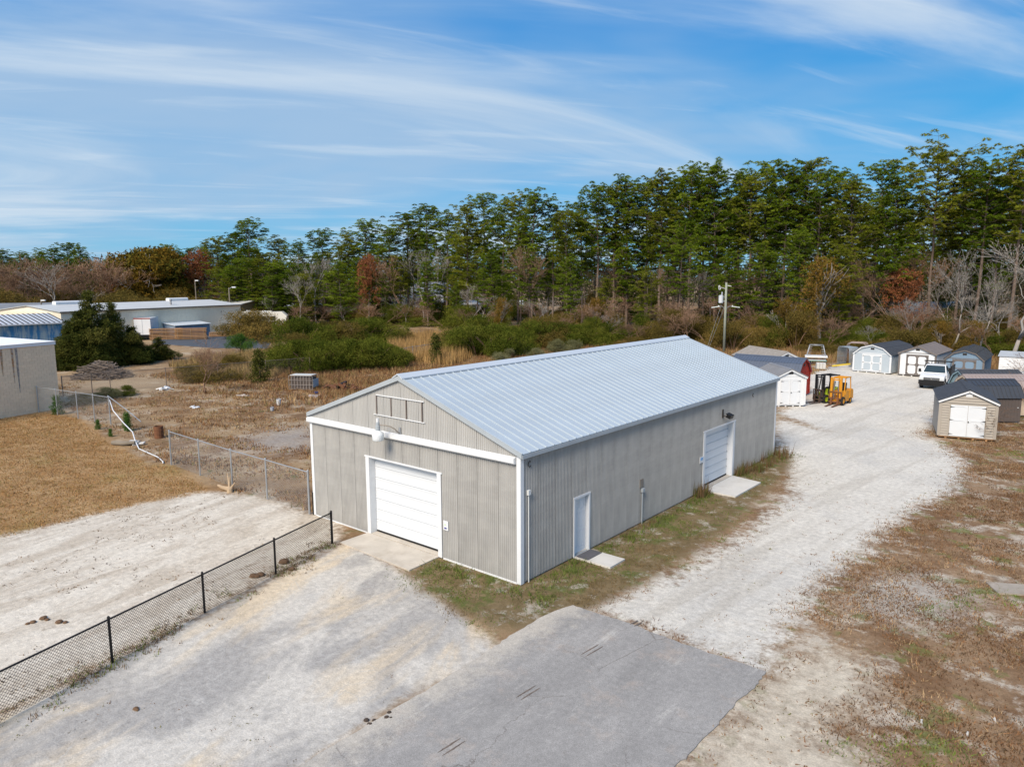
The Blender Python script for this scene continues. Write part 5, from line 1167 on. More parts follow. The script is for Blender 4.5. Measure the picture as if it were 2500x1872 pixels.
# ------------------------------------------------------------------ debris in the field
def debris():
    # brush pile of sticks
    g = RA(790, 1330); t = thing('brush_pile', 'grey heap of cut branches in the clearing', 'brush pile', (g[0], g[1], 0))
    q = MB()
    for k in range(800):
        a = rnd.random() * 6.28; r = rnd.random() ** .6; x, y = 2.9 * r * math.cos(a), 2.4 * r * math.sin(a); z = 1.5 * (1 - r ** 2.2) * rnd.random() ** .7 + .05
        b_ = rnd.random() * 6.28; ln = rnd.uniform(.5, 1.6); q.beam((x - ln / 2 * math.cos(b_), y - ln / 2 * math.sin(b_), max(.03, z - rnd.uniform(-.1, .25))), (x + ln / 2 * math.cos(b_), y + ln / 2 * math.sin(b_), z + rnd.uniform(0, .25)), rnd.uniform(.03, .08), n=3)
    tag(q.build('branches', mat('dead_branches', (.19, .155, .13), .95, .3, 3), t), kind='stuff')
    # caged tank
    g = RB(450, 1425); t = thing('wire_crate', 'rusted wire cage crate with a pale panel in the field', 'crate', (g[0], g[1], 0), R(30))
    q = MB()
    for i in range(9):
        x = -1.1 + 2.2 * i / 8
        for y in (-.6, .6): q.beam((x, y, .12), (x, y, 1.3), .03)
        q.beam((x, -.6, 1.3), (x, .6, 1.3), .03)
    for z in (.12, .5, .9, 1.3):
        for y in (-.6, .6): q.beam((-1.1, y, z), (1.1, y, z), .03)
        for x in (-1.1, 1.1): q.beam((x, -.6, z), (x, .6, z), .03)
    q.build('cage', mat('grey_cage', (.30, .27, .25), .6, .2), t)
    MB().bb((-1.0, -.52, .14), (.95, .52, 1.15)).build('load', mat('grimy_load', (.11, .09, .08), .9, .4, 4), t)
    MB().bb((1.12, -.5, .3), (1.15, .5, 1.0)).build('side_panel', mat('pale_blue_panel', (.36, .42, .46), .6, .1), t)
    for y in (-.4, .0, .35): MB().bb((-1.0, y - .13, 1.32), (1.0, y + .13, 1.36)).build('top_slat', mat('pale_slat', (.52, .54, .54), .7, .15), t)
    # rusty scrap heap
    g = RB(740, 1425); t = thing('scrap_heap', 'dark rusty scrap heap in the field left of the warehouse', 'scrap', (g[0], g[1], 0), R(20))
    for k in range(26):
        x = rnd.gauss(0, 1.2); q = MB(); q.box((x, rnd.gauss(0, .45), .15 + .35 * rnd.random() * math.exp(-x * x / 2)), (rnd.uniform(.2, 1.1), rnd.uniform(.06, .4), rnd.uniform(.04, .25)), rz=rnd.random() * 3, rx=rnd.uniform(-.5, .5), ry=rnd.uniform(-.5, .5)); q.build('scrap_piece', RUST if k % 3 else BLACK, t)
    def bucket(g, label, m, r, h, tilt=0):
        t = thing('bucket', label, 'bucket', (g[0], g[1], 0)); 
        q = MB(); q.lathe([(r * .8, .0), (r, h), (r * 1.06, h), (r * 1.06, h - .05), (r * .95, h - .04), (r * .76, .04)], (0, 0, .02), 12); q.build('pail', m, t)
        q = MB(); q.tube([(r * 1.05 * math.cos(a), 0, h + r * .7 * math.sin(a)) for a in np.linspace(0, math.pi, 8)], .012, 4); q.build('handle', GALV, t)
    bucket(RB(255, 1545), 'white plastic bucket upright in the brown field', WHITE, .17, .44)
    bucket(RA(2100, 1590), 'crumpled pale bucket left of the white one', mat('blue_grey_plastic', (.40, .43, .48), .5, .1), .14, .26)
    g = G(389, 1069); t = thing('burn_barrel', 'small rusty barrel standing by the broken fence', 'barrel', (g[0], g[1], 0))
    MB().lathe([(.26, 0), (.27, .02), (.27, .25), (.285, .27), (.27, .29), (.27, .5), (.285, .52), (.27, .54), (.27, .75), (.24, .75), (.24, .3)], (0, 0, 0), 14).build('drum', RUST, t); MB().lathe([(.0, .30), (.238, .30), (.238, .32), (0, .34)], (0, 0, 0), 12).build('ash', BLACK, t)
    # scraps
    def scrap(name, label, g, m, sx, sy, n, cat):
        t = thing(name, label, cat, (g[0], g[1], 0))
        for k in range(n):
            q = MB(); q.box((rnd.uniform(-sx, sx) * .6, rnd.uniform(-sy, sy) * .6, .03 + min(.1, sx) * rnd.random()), (rnd.uniform(.2, .5) * sx + min(.1, sx), rnd.uniform(.2, .5) * sy + min(.1, sy), rnd.uniform(.03, .10)), rz=rnd.random() * 3, rx=rnd.uniform(-.3, .3), ry=rnd.uniform(-.3, .3)); q.build('piece', m, t)
    scrap('trash_heap', 'heap of pale torn plastic near the wire crate', RB(530, 1480), mat('dirty_plastic', (.50, .46, .44), .6, .2), .9, .6, 8, 'trash')
    scrap('blue_bag', 'crumpled navy blue bag on the plastic heap', RB(545, 1455), mat('navy_bag', (.04, .05, .14), .4, .2), .35, .3, 4, 'bag')
    scrap('white_debris', 'flat white broken boards in the grass before the brush pile', RA(1275, 1425), WHITE, 1.4, .7, 7, 'debris')
    scrap('plank_debris', 'pale broken boards lying right of the bare shrub', RA(1890, 1480), mat('pale_board', (.52, .46, .40), .8, .15), 1.0, .5, 6, 'boards')
    scrap('paper_scrap', 'scrap of white paper lying in the brown field', RA(1520, 1565), WHITE, .5, .4, 3, 'litter')
    scrap('rubble', 'pile of pale broken concrete at the log by the fence gap', G(325, 1085), CONC2, .9, .5, 9, 'rubble')
    for k, p in enumerate(((95, 1338), (72, 1345), (130, 1345))):
        pass
    def clods(g, label, n, r, m=None):
        t = thing('dirt_clods', label, 'dirt clods', (g[0], g[1], 0), group='dirt clods along the black fence')
        for k in range(n):
            q = MB(); rr = r * rnd.uniform(.6, 1.2); q.lathe([(rr * .5, 0), (rr, rr * .25), (rr * .75, rr * .6), (rr * .2, rr * .8)], (rnd.uniform(-2, 2) * r, rnd.uniform(-2, 2) * r, 0), 7); q.build('clod', m or mat('brown_soil', (.14, .085, .05), .95, .3, 6, bump=.4), t)
    clods(V(75, 1343), 'brown dirt clods on the sand left of the fence', 3, .10); clods(V(100, 1337), 'reddish dirt clods by the first ones on the sand', 3, .09); clods(V(146, 1345), 'dirt clod nearest the black fence on the sand', 2, .10)
    clods(V(547, 1240), 'dark mound showing through the black fence', 3, .16); clods(V(615, 1225), 'brown mound at the far bay of the black fence', 2, .2); clods(V(300, 1530), 'scattered soil lumps at the fence foot', 2, .06)
    for p, lab in (((800, 1556), 'small dark clump at the pavement seam'), ((840, 1548), 'larger dark clump of litter at the pavement seam')): clods(V(*p), lab, 4, .06, mat('dark_litter', (.06, .045, .035), .95, .3))
    for g, sx, sy, rz, lab in ((G(2478, 1440), 1.3, .8, .5, 'broken grey concrete pad at the right edge of the verge'),):
        q = MB(); q.box((0, 0, .02), (sx, sy, .06)); tag(q.build('concrete_pad', mat('dirty_pad', (.34, .30, .25), .95, .25, 2, bump=.3, dirt=(.18, .13, .09), dirt_amt=.8, dscale=1.2), None, (g[0], g[1], 0), rz=rz), lab, 'concrete pad')
    for g, lab in ((G(2428, 1760), 'crumpled white wrapper in the grass at lower right'), (G(2362, 1795), 'thin white paper strip lowest on the verge'), (G(2250, 1765), 'pale scrap on the dark weeds of the verge')): scrap('litter', lab, g, mat('grey_litter', (.5, .5, .5), .7, .1), .02, .015, 2, 'litter')
    g = G(300, 1088); q = MB(); q.tube([(g[0] - .7, g[1] - .3, .13), (g[0], g[1], .14), (g[0] + .6, g[1] + .45, .2)], [.11, .14, .10], 9); tag(q.build('fallen_log', OLDWOOD), 'grey fallen log at the gap in the fence', 'log')
    g = G(552, 1198); t = thing('broken_stump', 'splintered pale branch lying at the grey fence foot', 'stump', (g[0], g[1], 0)); pm = mat('splintered_wood', (.42, .31, .20), .9, .25, 4)
    q = MB(); q.tube([(-.9, .1, .08), (-.3, 0, .1), (.3, .05, .12)], [.05, .09, .12], 7); q.tube([(.2, .05, .1), (.0, .2, .6)], [.08, .02], 6); q.tube([(.25, .05, .1), (-.25, .25, .75)], [.07, .015], 6); q.tube([(.3, .0, .1), (.5, .2, .45)], [.07, .02], 6); q.build('branch', pm, t)
    MB().lathe([(.14, 0), (.12, .18), (.05, .22)], (.35, 0, 0), 9).build('root', pm, t)
debris()

# ------------------------------------------------------------------ trees
PINE = leaf_mat('pine_needles', (.052, .090, .009), (.132, .192, .015), (.23, .29, .028))
PINEW = leaf_mat('pine_needles_warm', (.078, .098, .011), (.170, .192, .018), (.26, .275, .034))
CEDAR = leaf_mat('cedar_leaves', (.035, .048, .012), (.075, .086, .018), (.125, .120, .030))
SHRUB = leaf_mat('shrub_leaves', (.040, .058, .009), (.095, .118, .016), (.165, .170, .028))
SHRUBB = leaf_mat('brown_green_leaves', (.085, .068, .018), (.155, .120, .032), (.235, .160, .045))
ORANGE = leaf_mat('rusty_oak_leaves', (.10, .080, .014), (.20, .115, .018), (.135, .125, .024))
YELLOWB = leaf_mat('yellow_brown_leaves', (.115, .080, .018), (.185, .120, .025), (.23, .13, .030))
REDL = leaf_mat('red_brown_leaves', (.16, .065, .035), (.24, .095, .045), (.30, .12, .055))
BRIGHT = leaf_mat('bright_green_leaves', (.035, .085, .018), (.065, .14, .025), (.10, .19, .035))
PALEG = leaf_mat('pale_sage_leaves', (.13, .13, .06), (.19, .19, .09), (.25, .24, .13))

def rand_unit(g, n):
    v = g.normal(size=(n, 3)); return v / np.linalg.norm(v, axis=1)[:, None]
def leaf_tris(g, centers, vals, per, spread, size, flat=0.0, upward=0.0):
    """per small triangles round each centre"""
    n = len(centers) * per
    c = np.repeat(centers, per, 0); v = np.repeat(vals, per) + g.normal(0, .10, n)
    d = rand_unit(g, n); d[:, 2] = d[:, 2] * (1 - flat) + upward * np.abs(g.normal(size=n)) * .6
    base = c + d * (spread * g.random(n)[:, None] ** .5) * (np.ones(3) if np.isscalar(spread) else 1)
    tip = base + d * (size * g.uniform(.6, 1.3, n))[:, None]
    x = np.cross(d, rand_unit(g, n)); x /= np.linalg.norm(x, axis=1)[:, None] + 1e-9
    w = (size * .30 * g.uniform(.7, 1.3, n))[:, None]
    return np.stack([base - x * w, base + x * w, tip], 1), np.clip(v, 0, 1)

def pine_proto(seed, base_frac, width, dense=1.0):
    """loblolly pine, 26 m: straight trunk, ascending limbs carrying rounded needle puffs"""
    g = np.random.default_rng(seed); r = random.Random(seed); Ht = 26.0
    q = MB(); lean = (r.uniform(-.6, .6), r.uniform(-.6, .6))
    ax = lambda z: Vector((lean[0] * (z / Ht) ** 1.6 + .12 * math.sin(z * .5 + seed), lean[1] * (z / Ht) ** 1.6 + .12 * math.cos(z * .4 + seed), z))
    q.tube([ax(z) for z in (0, .8, 4, 9, 14, 19, 23, 25.6)], [.34, .26, .23, .20, .165, .12, .06, .02], 7)
    cen = []; val = []
    nb = int(60 * dense)
    for k in range(nb):
        f = k / (nb - 1); z = Ht * (base_frac + (1 - base_frac) * f ** .9) - .4
        if f > .12 and r.random() < .10: continue                        # a missing limb leaves a window
        a = k * 2.4 + r.uniform(-.6, .6)
        prof = (.50 + .50 * min(1, f / .35)) if f < .5 else math.sqrt(max(.03, 1 - ((f - .5) / .55) ** 2))
        ln = 1.30 * width * prof * r.uniform(.50, 1.25)
        el = R(r.uniform(-8, 18) + 48 * f * f); p0 = ax(z); v = Vector((math.cos(a) * math.cos(el), math.sin(a) * math.cos(el), math.sin(el)))
        p1 = p0 + v * ln * .55; p2 = p0 + v * ln + Vector((0, 0, ln * .14))
        q.tube([p0, p1, p2], [.035 + .014 * ln, .035, .015], 4)
        bv = .5 + r.gauss(0, .20)
        m = max(4, int(ln * 2.7))
        for j in range(m):                                               # flat pads of rounded puffs on the outer limb
            t = .36 + .69 * (j + r.random()) / m; pc = p0.lerp(p2, min(t, 1.05)); wd = .32 + .10 * ln
            tip = pc + Vector((r.gauss(0, wd), r.gauss(0, wd), r.gauss(.18, .26)))
            if r.random() < .5: q.tube([pc, tip], [.022, .01], 3)
            cen.append(tip); val.append(bv + r.gauss(0, .12))
    for k in range(int(r.uniform(6, 12))):               # dead snags under the crown
        z = Ht * base_frac * r.uniform(.5, 1); a = r.random() * 6.28; p0 = ax(z); ln = r.uniform(.8, 2.2)
        q.tube([p0, p0 + Vector((math.cos(a) * ln, math.sin(a) * ln, r.uniform(-.3, .4)))], [.045, .015], 4)
    C = np.array([tuple(c) for c in cen]); Vv = np.array(val); per = 84; n = len(C) * per
    c = np.repeat(C, per, 0); d = rand_unit(g, n); d[:, 2] = np.abs(d[:, 2]) * 1.15 - .42       # domes, flat below
    rad = np.repeat(g.uniform(.46, .84, len(C)), per) * g.uniform(.72, 1.12, n)
    tip = c + d * rad[:, None] * np.array([1, 1, .72]); base = c + d * (rad * g.uniform(.25, .6, n))[:, None] * np.array([1, 1, .72])
    x = np.cross(d, rand_unit(g, n)); x /= np.linalg.norm(x, axis=1)[:, None] + 1e-9; w = g.uniform(.028, .055, n)[:, None]
    T = np.stack([base - x * w, base + x * w, tip], 1); v = np.clip(np.repeat(Vv, per) + g.normal(0, .10, n), 0, 1)
    k = Ht / T[:, :, 2].max(); T = T * k; q.v = [(a * k, b * k, c * k) for a, b, c in q.v]
    tm = q.mesh('trunk', True); tm.materials.append(BARK)
    return tm, T, v
def mk_crown(T, v, m):
    me = tri_mesh('crown', T, v); me.materials.append(m); return me
def lump_crown(seed, lumps, n, per, leaf, spread=.25, hollow=.55):
    """leaf clumps spread through overlapping ellipsoids; lumps = (x,y,z,rx,ry,rz)"""
    g = np.random.default_rng(seed); C = []; Vv = []
    vol = np.array([l[3] * l[4] * l[5] for l in lumps]) ** .67; vol /= vol.sum()
    for l, w in zip(lumps, vol):
        k = max(6, int(n * w)); d = rand_unit(g, k); rr = hollow + (1 - hollow) * g.random(k) ** .6
        p = d * rr[:, None] * np.array(l[3:6]) * (1 + .16 * np.sin(d[:, :1] * 7 + seed) * np.cos(d[:, 1:2] * 6 + l[0])) + np.array(l[:3])
        C.append(p); Vv.append(np.full(k, .5 + g.normal(0, .16)) + g.normal(0, .14, k))
    C = np.concatenate(C); Vv = np.concatenate(Vv); keep = C[:, 2] > .03; 
    return leaf_tris(g, C[keep], Vv[keep], per, spread, leaf)
def branching(seed, h, spread, levels, r0, nsplit=(2, 3), up=.25, first=.3, twig=.014, kids=3, _second=False):
    """bare crown as tapering branches; returns MB and tip points"""
    r = random.Random(seed); q = MB(); tips = []
    def grow(p, d, ln, rad, lev):
        n = 3; pts = [p]; cur = p.copy(); dd = d.copy()
        for k in range(n):
            dd = (dd + Vector((r.gauss(0, .13), r.gauss(0, .13), r.gauss(up * .14, .08)))).normalized(); cur = cur + dd * (ln / n); pts.append(cur.copy())
        e = max(twig, rad * .55)
        q.tube(pts, [rad, rad * .86, rad * .7, e], 6 if lev == levels else (4 if lev > 1 else 3))
        if lev == 0: tips.append(cur); return
        for k in range(r.randint(*nsplit)):
            t = r.choice((1.0, .95, .72, .5)) if k else 1.0; i = min(3, max(1, round(t * 3))); b = pts[i]
            ang = r.uniform(.35, .85) * spread; ax_ = dd.orthogonal().normalized(); ax_.rotate(Matrix.Rotation(r.random() * 6.28, 3, dd))
            nd = dd.copy(); nd.rotate(Matrix.Rotation(ang if k else ang * .5, 3, ax_)); grow(b, nd, ln * r.uniform(.66, .90), max(twig, rad * r.uniform(.5, .68)), lev - 1)
    grow(Vector((0, 0, 0)), Vector((r.gauss(0, .05), r.gauss(0, .05), 1)), h * first, r0, levels)
    zs = max(v[2] for v in q.v); k = h / zs
    if not _second: return branching(seed, h, spread, levels, r0 / k, nsplit, up, first, twig / k, kids, True)
    q.v = [(v[0] * k, v[1] * k, v[2] * k) for v in q.v]; tips = [t * k for t in tips]
    return q, tips

PROTO = {}
for i, (bf, wd, dn) in enumerate(((.48, 3.0, 1.0), (.36, 3.3, 1.15), (.55, 2.9, .85), (.42, 3.4, 1.05), (.27, 3.3, 1.3), (.58, 3.1, .8), (.22, 3.2, 1.35), (.50, 3.6, .95))):
    tm, T, v = pine_proto(100 + i, bf, wd, dn); PROTO['pine', i] = (tm, mk_crown(T, v, PINE), mk_crown(T, v, PINEW))
tm, T, v = pine_proto(321, .62, 5.0, .75); PROTO['umbrella'] = (tm, mk_crown(T, v, PINEW), None)
# young pine, foliage nearly to the ground
for i in range(2):
    tm, T, v = pine_proto(200 + i, .10, 3.6, 1.25); PROTO['young', i] = (tm, mk_crown(T, v, PINE), mk_crown(T, v, PINEW))
TREES = []
def plant(name, tm, crown, x, y, h, h0, label, cat, group, rz=None, wide=1.0, z=0, barkm=None):
    t = thing(name, label, cat, (x, y, z), rnd.random() * 6.28 if rz is None else rz, group)
    s = h / h0; t.scale = (s * wide, s * wide, s)
    if tm: put('trunk', tm, t)
    if crown: put('crown', crown, t)
    return t
def dist_of(vx): return float(np.interp(vx, (420, 545, 900, 1050, 1200, 2300), (195, 178, 165, 142, 127, 120)))
SKY = [(473, 515), (510, 505), (545, 474), (600, 512), (650, 520), (700, 497), (750, 505), (790, 478), (840, 488), (880, 462), (920, 443), (965, 458), (1010, 432), (1045, 422), (1085, 432), (1120, 420), (1150, 408), (1195, 440), (1225, 452), (1258, 424), (1290, 396), (1325, 402), (1355, 380), (1395, 392), (1425, 368), (1455, 382), (1490, 354), (1520, 366), (1545, 343), (1590, 372), (1620, 378), (1650, 352), (1690, 346), (1735, 345), (1765, 370), (1800, 363), (1840, 380), (1888, 350), (1930, 372), (2070, 372), (2115, 345), (2150, 378), (2190, 312), (2235, 330)]
def zone_label(vx):
    if vx < 640: return 'by the tan warehouse'
    if vx < 900: return 'above the dense shrubs'
    if vx < 1150: return 'left of the warehouse ridge'
    if vx < 1480: return 'straight above the warehouse roof'
    if vx < 1700: return 'around the utility pole'
    if vx < 1950: return 'above the pale blue shed'
    return 'above the right hand sheds'
NP = 8
def ordl(kind, vx):
    q = (kind, zone_label(vx)); ZC[q] = ZC.get(q, 0) + 1; return ORD[min(ZC[q], 12) - 1]
ZC = {}; ORD = ['first', 'second', 'third', 'fourth', 'fifth', 'sixth', 'seventh', 'eighth', 'ninth', 'tenth', 'eleventh', 'twelfth']
for k, (vx, vy) in enumerate(SKY):
    d = dist_of(vx) + (6 if k % 2 else 0) + rnd.uniform(-3, 3); p = bearing(vx, d); h = height_at(p, vy - 6)
    i = k % NP if k % 5 else 2
    pr = PROTO['pine', i]
    zl = zone_label(vx); ZC[zl] = ZC.get(zl, 0) + 1
    plant('pine_tree', pr[0], pr[1 + (k * 7 % 3 == 0)], p[0], p[1], h, 26.0, ORD[ZC[zl] - 1] + ' skyline pine from the left ' + zl, 'tree', 'skyline pines ' + zl, wide=1.3 if vx < 1000 else 1.05)
p = bearing(2010, 124); plant('pine_tree', PROTO['umbrella'][0], PROTO['umbrella'][1], p[0], p[1], height_at(p, 292), 26.0, 'tallest pine with a wide umbrella crown above the white shed', 'tree', None, rz=.6)
xs = np.interp(np.linspace(0, 1, 400), (0, 1), (560, 2260))
skyf = lambda vx: float(np.interp(vx, [a for a, b in SKY], [b for a, b in SKY]))
for k in range(64):                                      # second rank, a little lower and deeper
    vx = 480 + k * 28 + rnd.uniform(-12, 12); d = dist_of(vx) + rnd.uniform(10, 40); p = bearing(vx, d); h = height_at(p, skyf(vx) + rnd.uniform(45, 120) * min(1, (604 - skyf(vx)) / 170))
    pr = PROTO['pine', rnd.randrange(NP)]
    plant('pine_tree', pr[0], pr[1 + (rnd.random() < .3)], p[0], p[1], h, 26.0, 'pine inside the wood, in the second rank ' + zone_label(vx), 'tree', 'second rank pines ' + zone_label(vx))
for k in range(42):                                      # front rank of lower, leafier trees
    vx = 560 + k * 40 + rnd.uniform(-18, 18)
    if vx > 1860 or (1000 < vx and k % 2 == 0): continue
    d = dist_of(vx) - rnd.uniform(4, 14); p = bearing(vx, d); h = height_at(p, skyf(vx) + rnd.uniform(90, 215) * min(1, (604 - skyf(vx)) / 180))
    pr = PROTO['pine', (1, 4, 6, 3)[k % 4]] if rnd.random() < .75 else PROTO['young', k % 2]
    plant('pine_tree', pr[0], pr[1 + (rnd.random() < .35)], p[0], p[1], max(h, 9), 26.0, ordl('front', vx) + ' shorter pine from the left fronting the wood ' + zone_label(vx), 'tree', 'front rank pines ' + zone_label(vx), wide=rnd.uniform(1.1, 1.4))
# left wood, beyond the tan warehouse
for k, (vx, vy) in enumerate(((-20, 535), (11, 540), (56, 545), (92, 538), (120, 531), (148, 526), (179, 532), (364, 530), (385, 538), (412, 537), (445, 530))):
    p = bearing(vx, 205 + rnd.uniform(-6, 12)); pr = PROTO['pine', k % NP]
    plant('pine_tree', pr[0], pr[1], p[0], p[1], height_at(p, vy - 4), 26.0, 'far pine over the bare trees on the left' if vx < 300 else 'far pine right of the orange oak', 'tree', 'far pines left' if vx < 300 else 'far pines by the oak', wide=1.15)
for k in range(16):
    vx = -40 + k * 34 + rnd.uniform(-10, 10); p = bearing(vx, 232 + rnd.uniform(-8, 14)); pr = PROTO['pine', rnd.randrange(NP)]
    plant('pine_tree', pr[0], pr[2], p[0], p[1], height_at(p, 556 + rnd.uniform(-8, 14)), 26.0, 'farthest pine low on the left horizon', 'tree', 'farthest pines left', wide=1.3)

for k, (vx, vy, d) in enumerate(((470, 575, 172), (505, 560, 168), (535, 550, 166), (565, 545, 164), (600, 560, 160), (632, 570, 158), (660, 585, 154), (735, 560, 150), (585, 590, 158), (490, 600, 166))):
    p = bearing(vx, d); pr = PROTO['young', k % 2]; plant('pine_tree', pr[0], pr[1 + (k % 3 == 0)], p[0], p[1], height_at(p, vy), 26.0, ORD[k] + ' low leafy pine from the left, beyond the tan warehouse end', 'tree', 'low leafy pines by the tan warehouse', wide=1.55)
# broadleaf and bare trees
def broad_proto(seed, h, lumps, n, per, leaf, m, barkm=GREYBARK, r0=.34, levels=4):
    q, tips = branching(seed, h * .9, .9, levels, r0, (2, 3), twig=.03); tm = q.mesh('trunk', True); tm.materials.append(barkm)
    T, v = lump_crown(seed, lumps, n, per, leaf); return tm, mk_crown(T, v, m)
def round_lumps(seed, h, w, k=14, low=.25):
    g = np.random.default_rng(seed); L_ = []
    for i in range(k):
        a = g.random() * 6.28; r_ = w * .36 * g.random() ** .5; z = h * (low + (1 - low) * g.random() * .82) ; f = 1 - .55 * max(0, (z / h - .55)) / .45
        L_.append((r_ * math.cos(a) * f * 1.25, r_ * math.sin(a) * f * 1.25, min(z, h * .84), w * .20 * g.uniform(.8, 1.3), w * .20 * g.uniform(.8, 1.3), h * .15 * g.uniform(.8, 1.2)))
    L_.append((0, 0, h * .86, w * .2, w * .2, h * .13)); return L_
oak = broad_proto(11, 16, round_lumps(11, 16, 17, 26, .22), 4200, 9, .50, ORANGE)
p = bearing(316, 196); plant('oak_tree', *oak, p[0], p[1], height_at(p, 533), 16, 'big round oak in rusty orange and olive leaf', 'tree', None, wide=1.18)
smo = broad_proto(12, 14, round_lumps(12, 14, 8, 12, .3), 800, 7, .32, REDL)
for vx, vy, d, lab in ((427, 535, 200, 'slim salmon red tree right of the orange oak'), (250, 560, 200, 'dark red tree tucked left of the orange oak'), (1945, 575, 122, 'russet thin leaved tree beside the tallest pine'), (795, 545, 160, 'dead rust brown tree standing above the dense shrubs')):
    p = bearing(vx, d); plant('deciduous_tree', *smo, p[0], p[1], height_at(p, vy), 14, lab, 'tree', 'russet trees', wide=1.0 if vx != 795 else .6)
ylw = broad_proto(13, 13, round_lumps(13, 13, 8, 16, .15), 1100, 7, .26, YELLOWB)
for vx, vy, d, lab in ((1780, 548, 108, 'yellow brown tree standing before the pines'), (1700, 640, 104, 'small yellow brown tree left of the larger one'), (2120, 690, 98, 'ochre brush tree behind the slate blue shed'), (2040, 690, 100, 'ochre brush tree behind the white gable shed'), (1285, 640, 116, 'amber tree low behind the warehouse roof'), (1085, 640, 124, 'amber tree at the edge left of the ridge'), (460, 640, 182, 'small amber tree beside the tan warehouse')):
    p = bearing(vx, d); plant('deciduous_tree', *ylw, p[0], p[1], height_at(p, vy), 13, lab, 'tree', 'yellow brown trees')
def bare_mesh(seed, h, sp, lv, r0, m, ns=(2, 3), tw=.022, first=.28):
    q, tips = branching(seed, h, sp, lv, r0, ns, twig=tw, first=first); me = q.mesh('branches', True); me.materials.append(m); return me
BARE = [bare_mesh(40 + i, 14, .8, 7, .17, GREYBARK, (2, 3), .014) for i in range(3)] + [bare_mesh(50 + i, 14, .75, 7, .15, BROWNBARK, (2, 3), .020) for i in range(3)]
PALEB = [bare_mesh(60 + i, 14, .8, 7, .17, mat('pale_bark', (.29, .265, .235), .95, .2, 2), (2, 3), .014) for i in range(2)]
def bare(vx, vy, d, me, label, group='bare trees', wide=1.0):
    p = bearing(vx, d); t = thing('bare_tree', label, 'tree', (p[0], p[1], 0), rnd.random() * 6.28, group); h = height_at(p, vy); s = h / 14; t.scale = (s * wide, s * wide, s); put('branches', me, t); return t
bare(2062, 535, 102, PALEB[0], 'pale leafless tree right of the tallest pine', wide=1.0)
bare(2190, 490, 84, PALEB[1], 'big pale leafless tree fanning out at the right edge', wide=1.7)
bare(2130, 560, 98, PALEB[0], 'pale leafless tree between the two others on the right', wide=1.2)
bare(1985, 640, 100, BARE[0], 'small grey leafless tree in front of the tallest pine trunk', wide=1.1)
bare(1945, 690, 112, BARE[3], 'dark many stemmed bare shrub before the white house', wide=1.4)
bare(98, 568, 178, PALEB[0], 'grey leafless tree fanning out over the tan gable', wide=1.7)
bare(679, 550, 158, BARE[0], 'grey leafless tree among the left pines', wide=.9)
bare(640, 590, 150, BARE[1], 'thin grey bare tree near the campers')
bare(1413, 695, 106, PALEB[1], 'small whitish sapling behind the warehouse roof', wide=.8)
bare(428, 725, 66, BARE[3], 'brown leafless bush tree in the field fence', wide=1.5)
for g_, h_, lab in ((G(2475, 1010), 3.0, 'bare grey brown brush behind the stained box'), (G(2498, 1085), 2.2, 'bare brown brush right of the tan shed'), (G(2450, 985), 2.6, 'bare brown brush at the end of the dark shed roof'), (G(2505, 950), 3.4, 'bare brush in front of the red wagon')):
    t = thing('bare_bush', lab, 'bush', (g_[0], g_[1], 0), rnd.random() * 6, 'bare brush by the tan shed'); t.scale = (h_ / 14 * 1.8, h_ / 14 * 1.8, h_ / 14); put('branches', BARE[3 + int(h_ * 10) % 3], t)
for k in range(12): bare(20 + k * 22 + rnd.uniform(-8, 8), 566 + rnd.uniform(-14, 16) - (k > 6) * 14, 192 + rnd.uniform(-6, 10), BARE[3 + k % 3], 'reddish brown leafless tree in the far left row', 'reddish bare trees left', 1.5)
for k in range(34):
    vx = 620 + k * 48 + rnd.uniform(-18, 18); d = dist_of(vx) + rnd.uniform(-8, 22); p = bearing(vx, d)
    bare(vx, 560 + rnd.uniform(-40, 70), d, BARE[k % 6], 'leafless understorey tree among the pines ' + zone_label(vx), 'leafless understorey ' + zone_label(vx), .9)

# cedars and shrubs
def cone_lumps(seed, h, w, k=30):
    g = np.random.default_rng(seed); L_ = []
    for i in range(k):
        z = h * (.04 + .90 * (i / (k - 1))); rr = w / 2 * (1 - (z / h) ** 1.25) * .75; a = i * 2.4 + g.random(); q = rr * g.uniform(.25, 1)
        s = max(.35, w * .15 * (1.1 - z / h)); L_.append((q * math.cos(a), q * math.sin(a), z, s * 1.25, s * 1.25, s * .9))
    return L_
def plain_trunk(h, r):
    q = MB(); q.tube([(0, 0, 0), (.05, 0, h * .5), (0, .04, h * .92)], [r, r * .7, .03], 7); m_ = q.mesh('trunk', True); m_.materials.append(BARK); return m_
T, v = lump_crown(31, [(x_, y_, z_, rx_ * 1.15, ry_ * 1.15, rz_ * 1.1) for x_, y_, z_, rx_, ry_, rz_ in cone_lumps(31, 9, 9)], 3000, 14, .19, hollow=.3); CED = mk_crown(T, v, CEDAR); CEDT = plain_trunk(9, .22)
T, v = lump_crown(32, cone_lumps(32, 3, 2.2, 16), 420, 7, .15, hollow=.2); CEDS = mk_crown(T, v, BRIGHT); CEDS2 = mk_crown(T, v, CEDAR); CEDST = plain_trunk(3, .06)
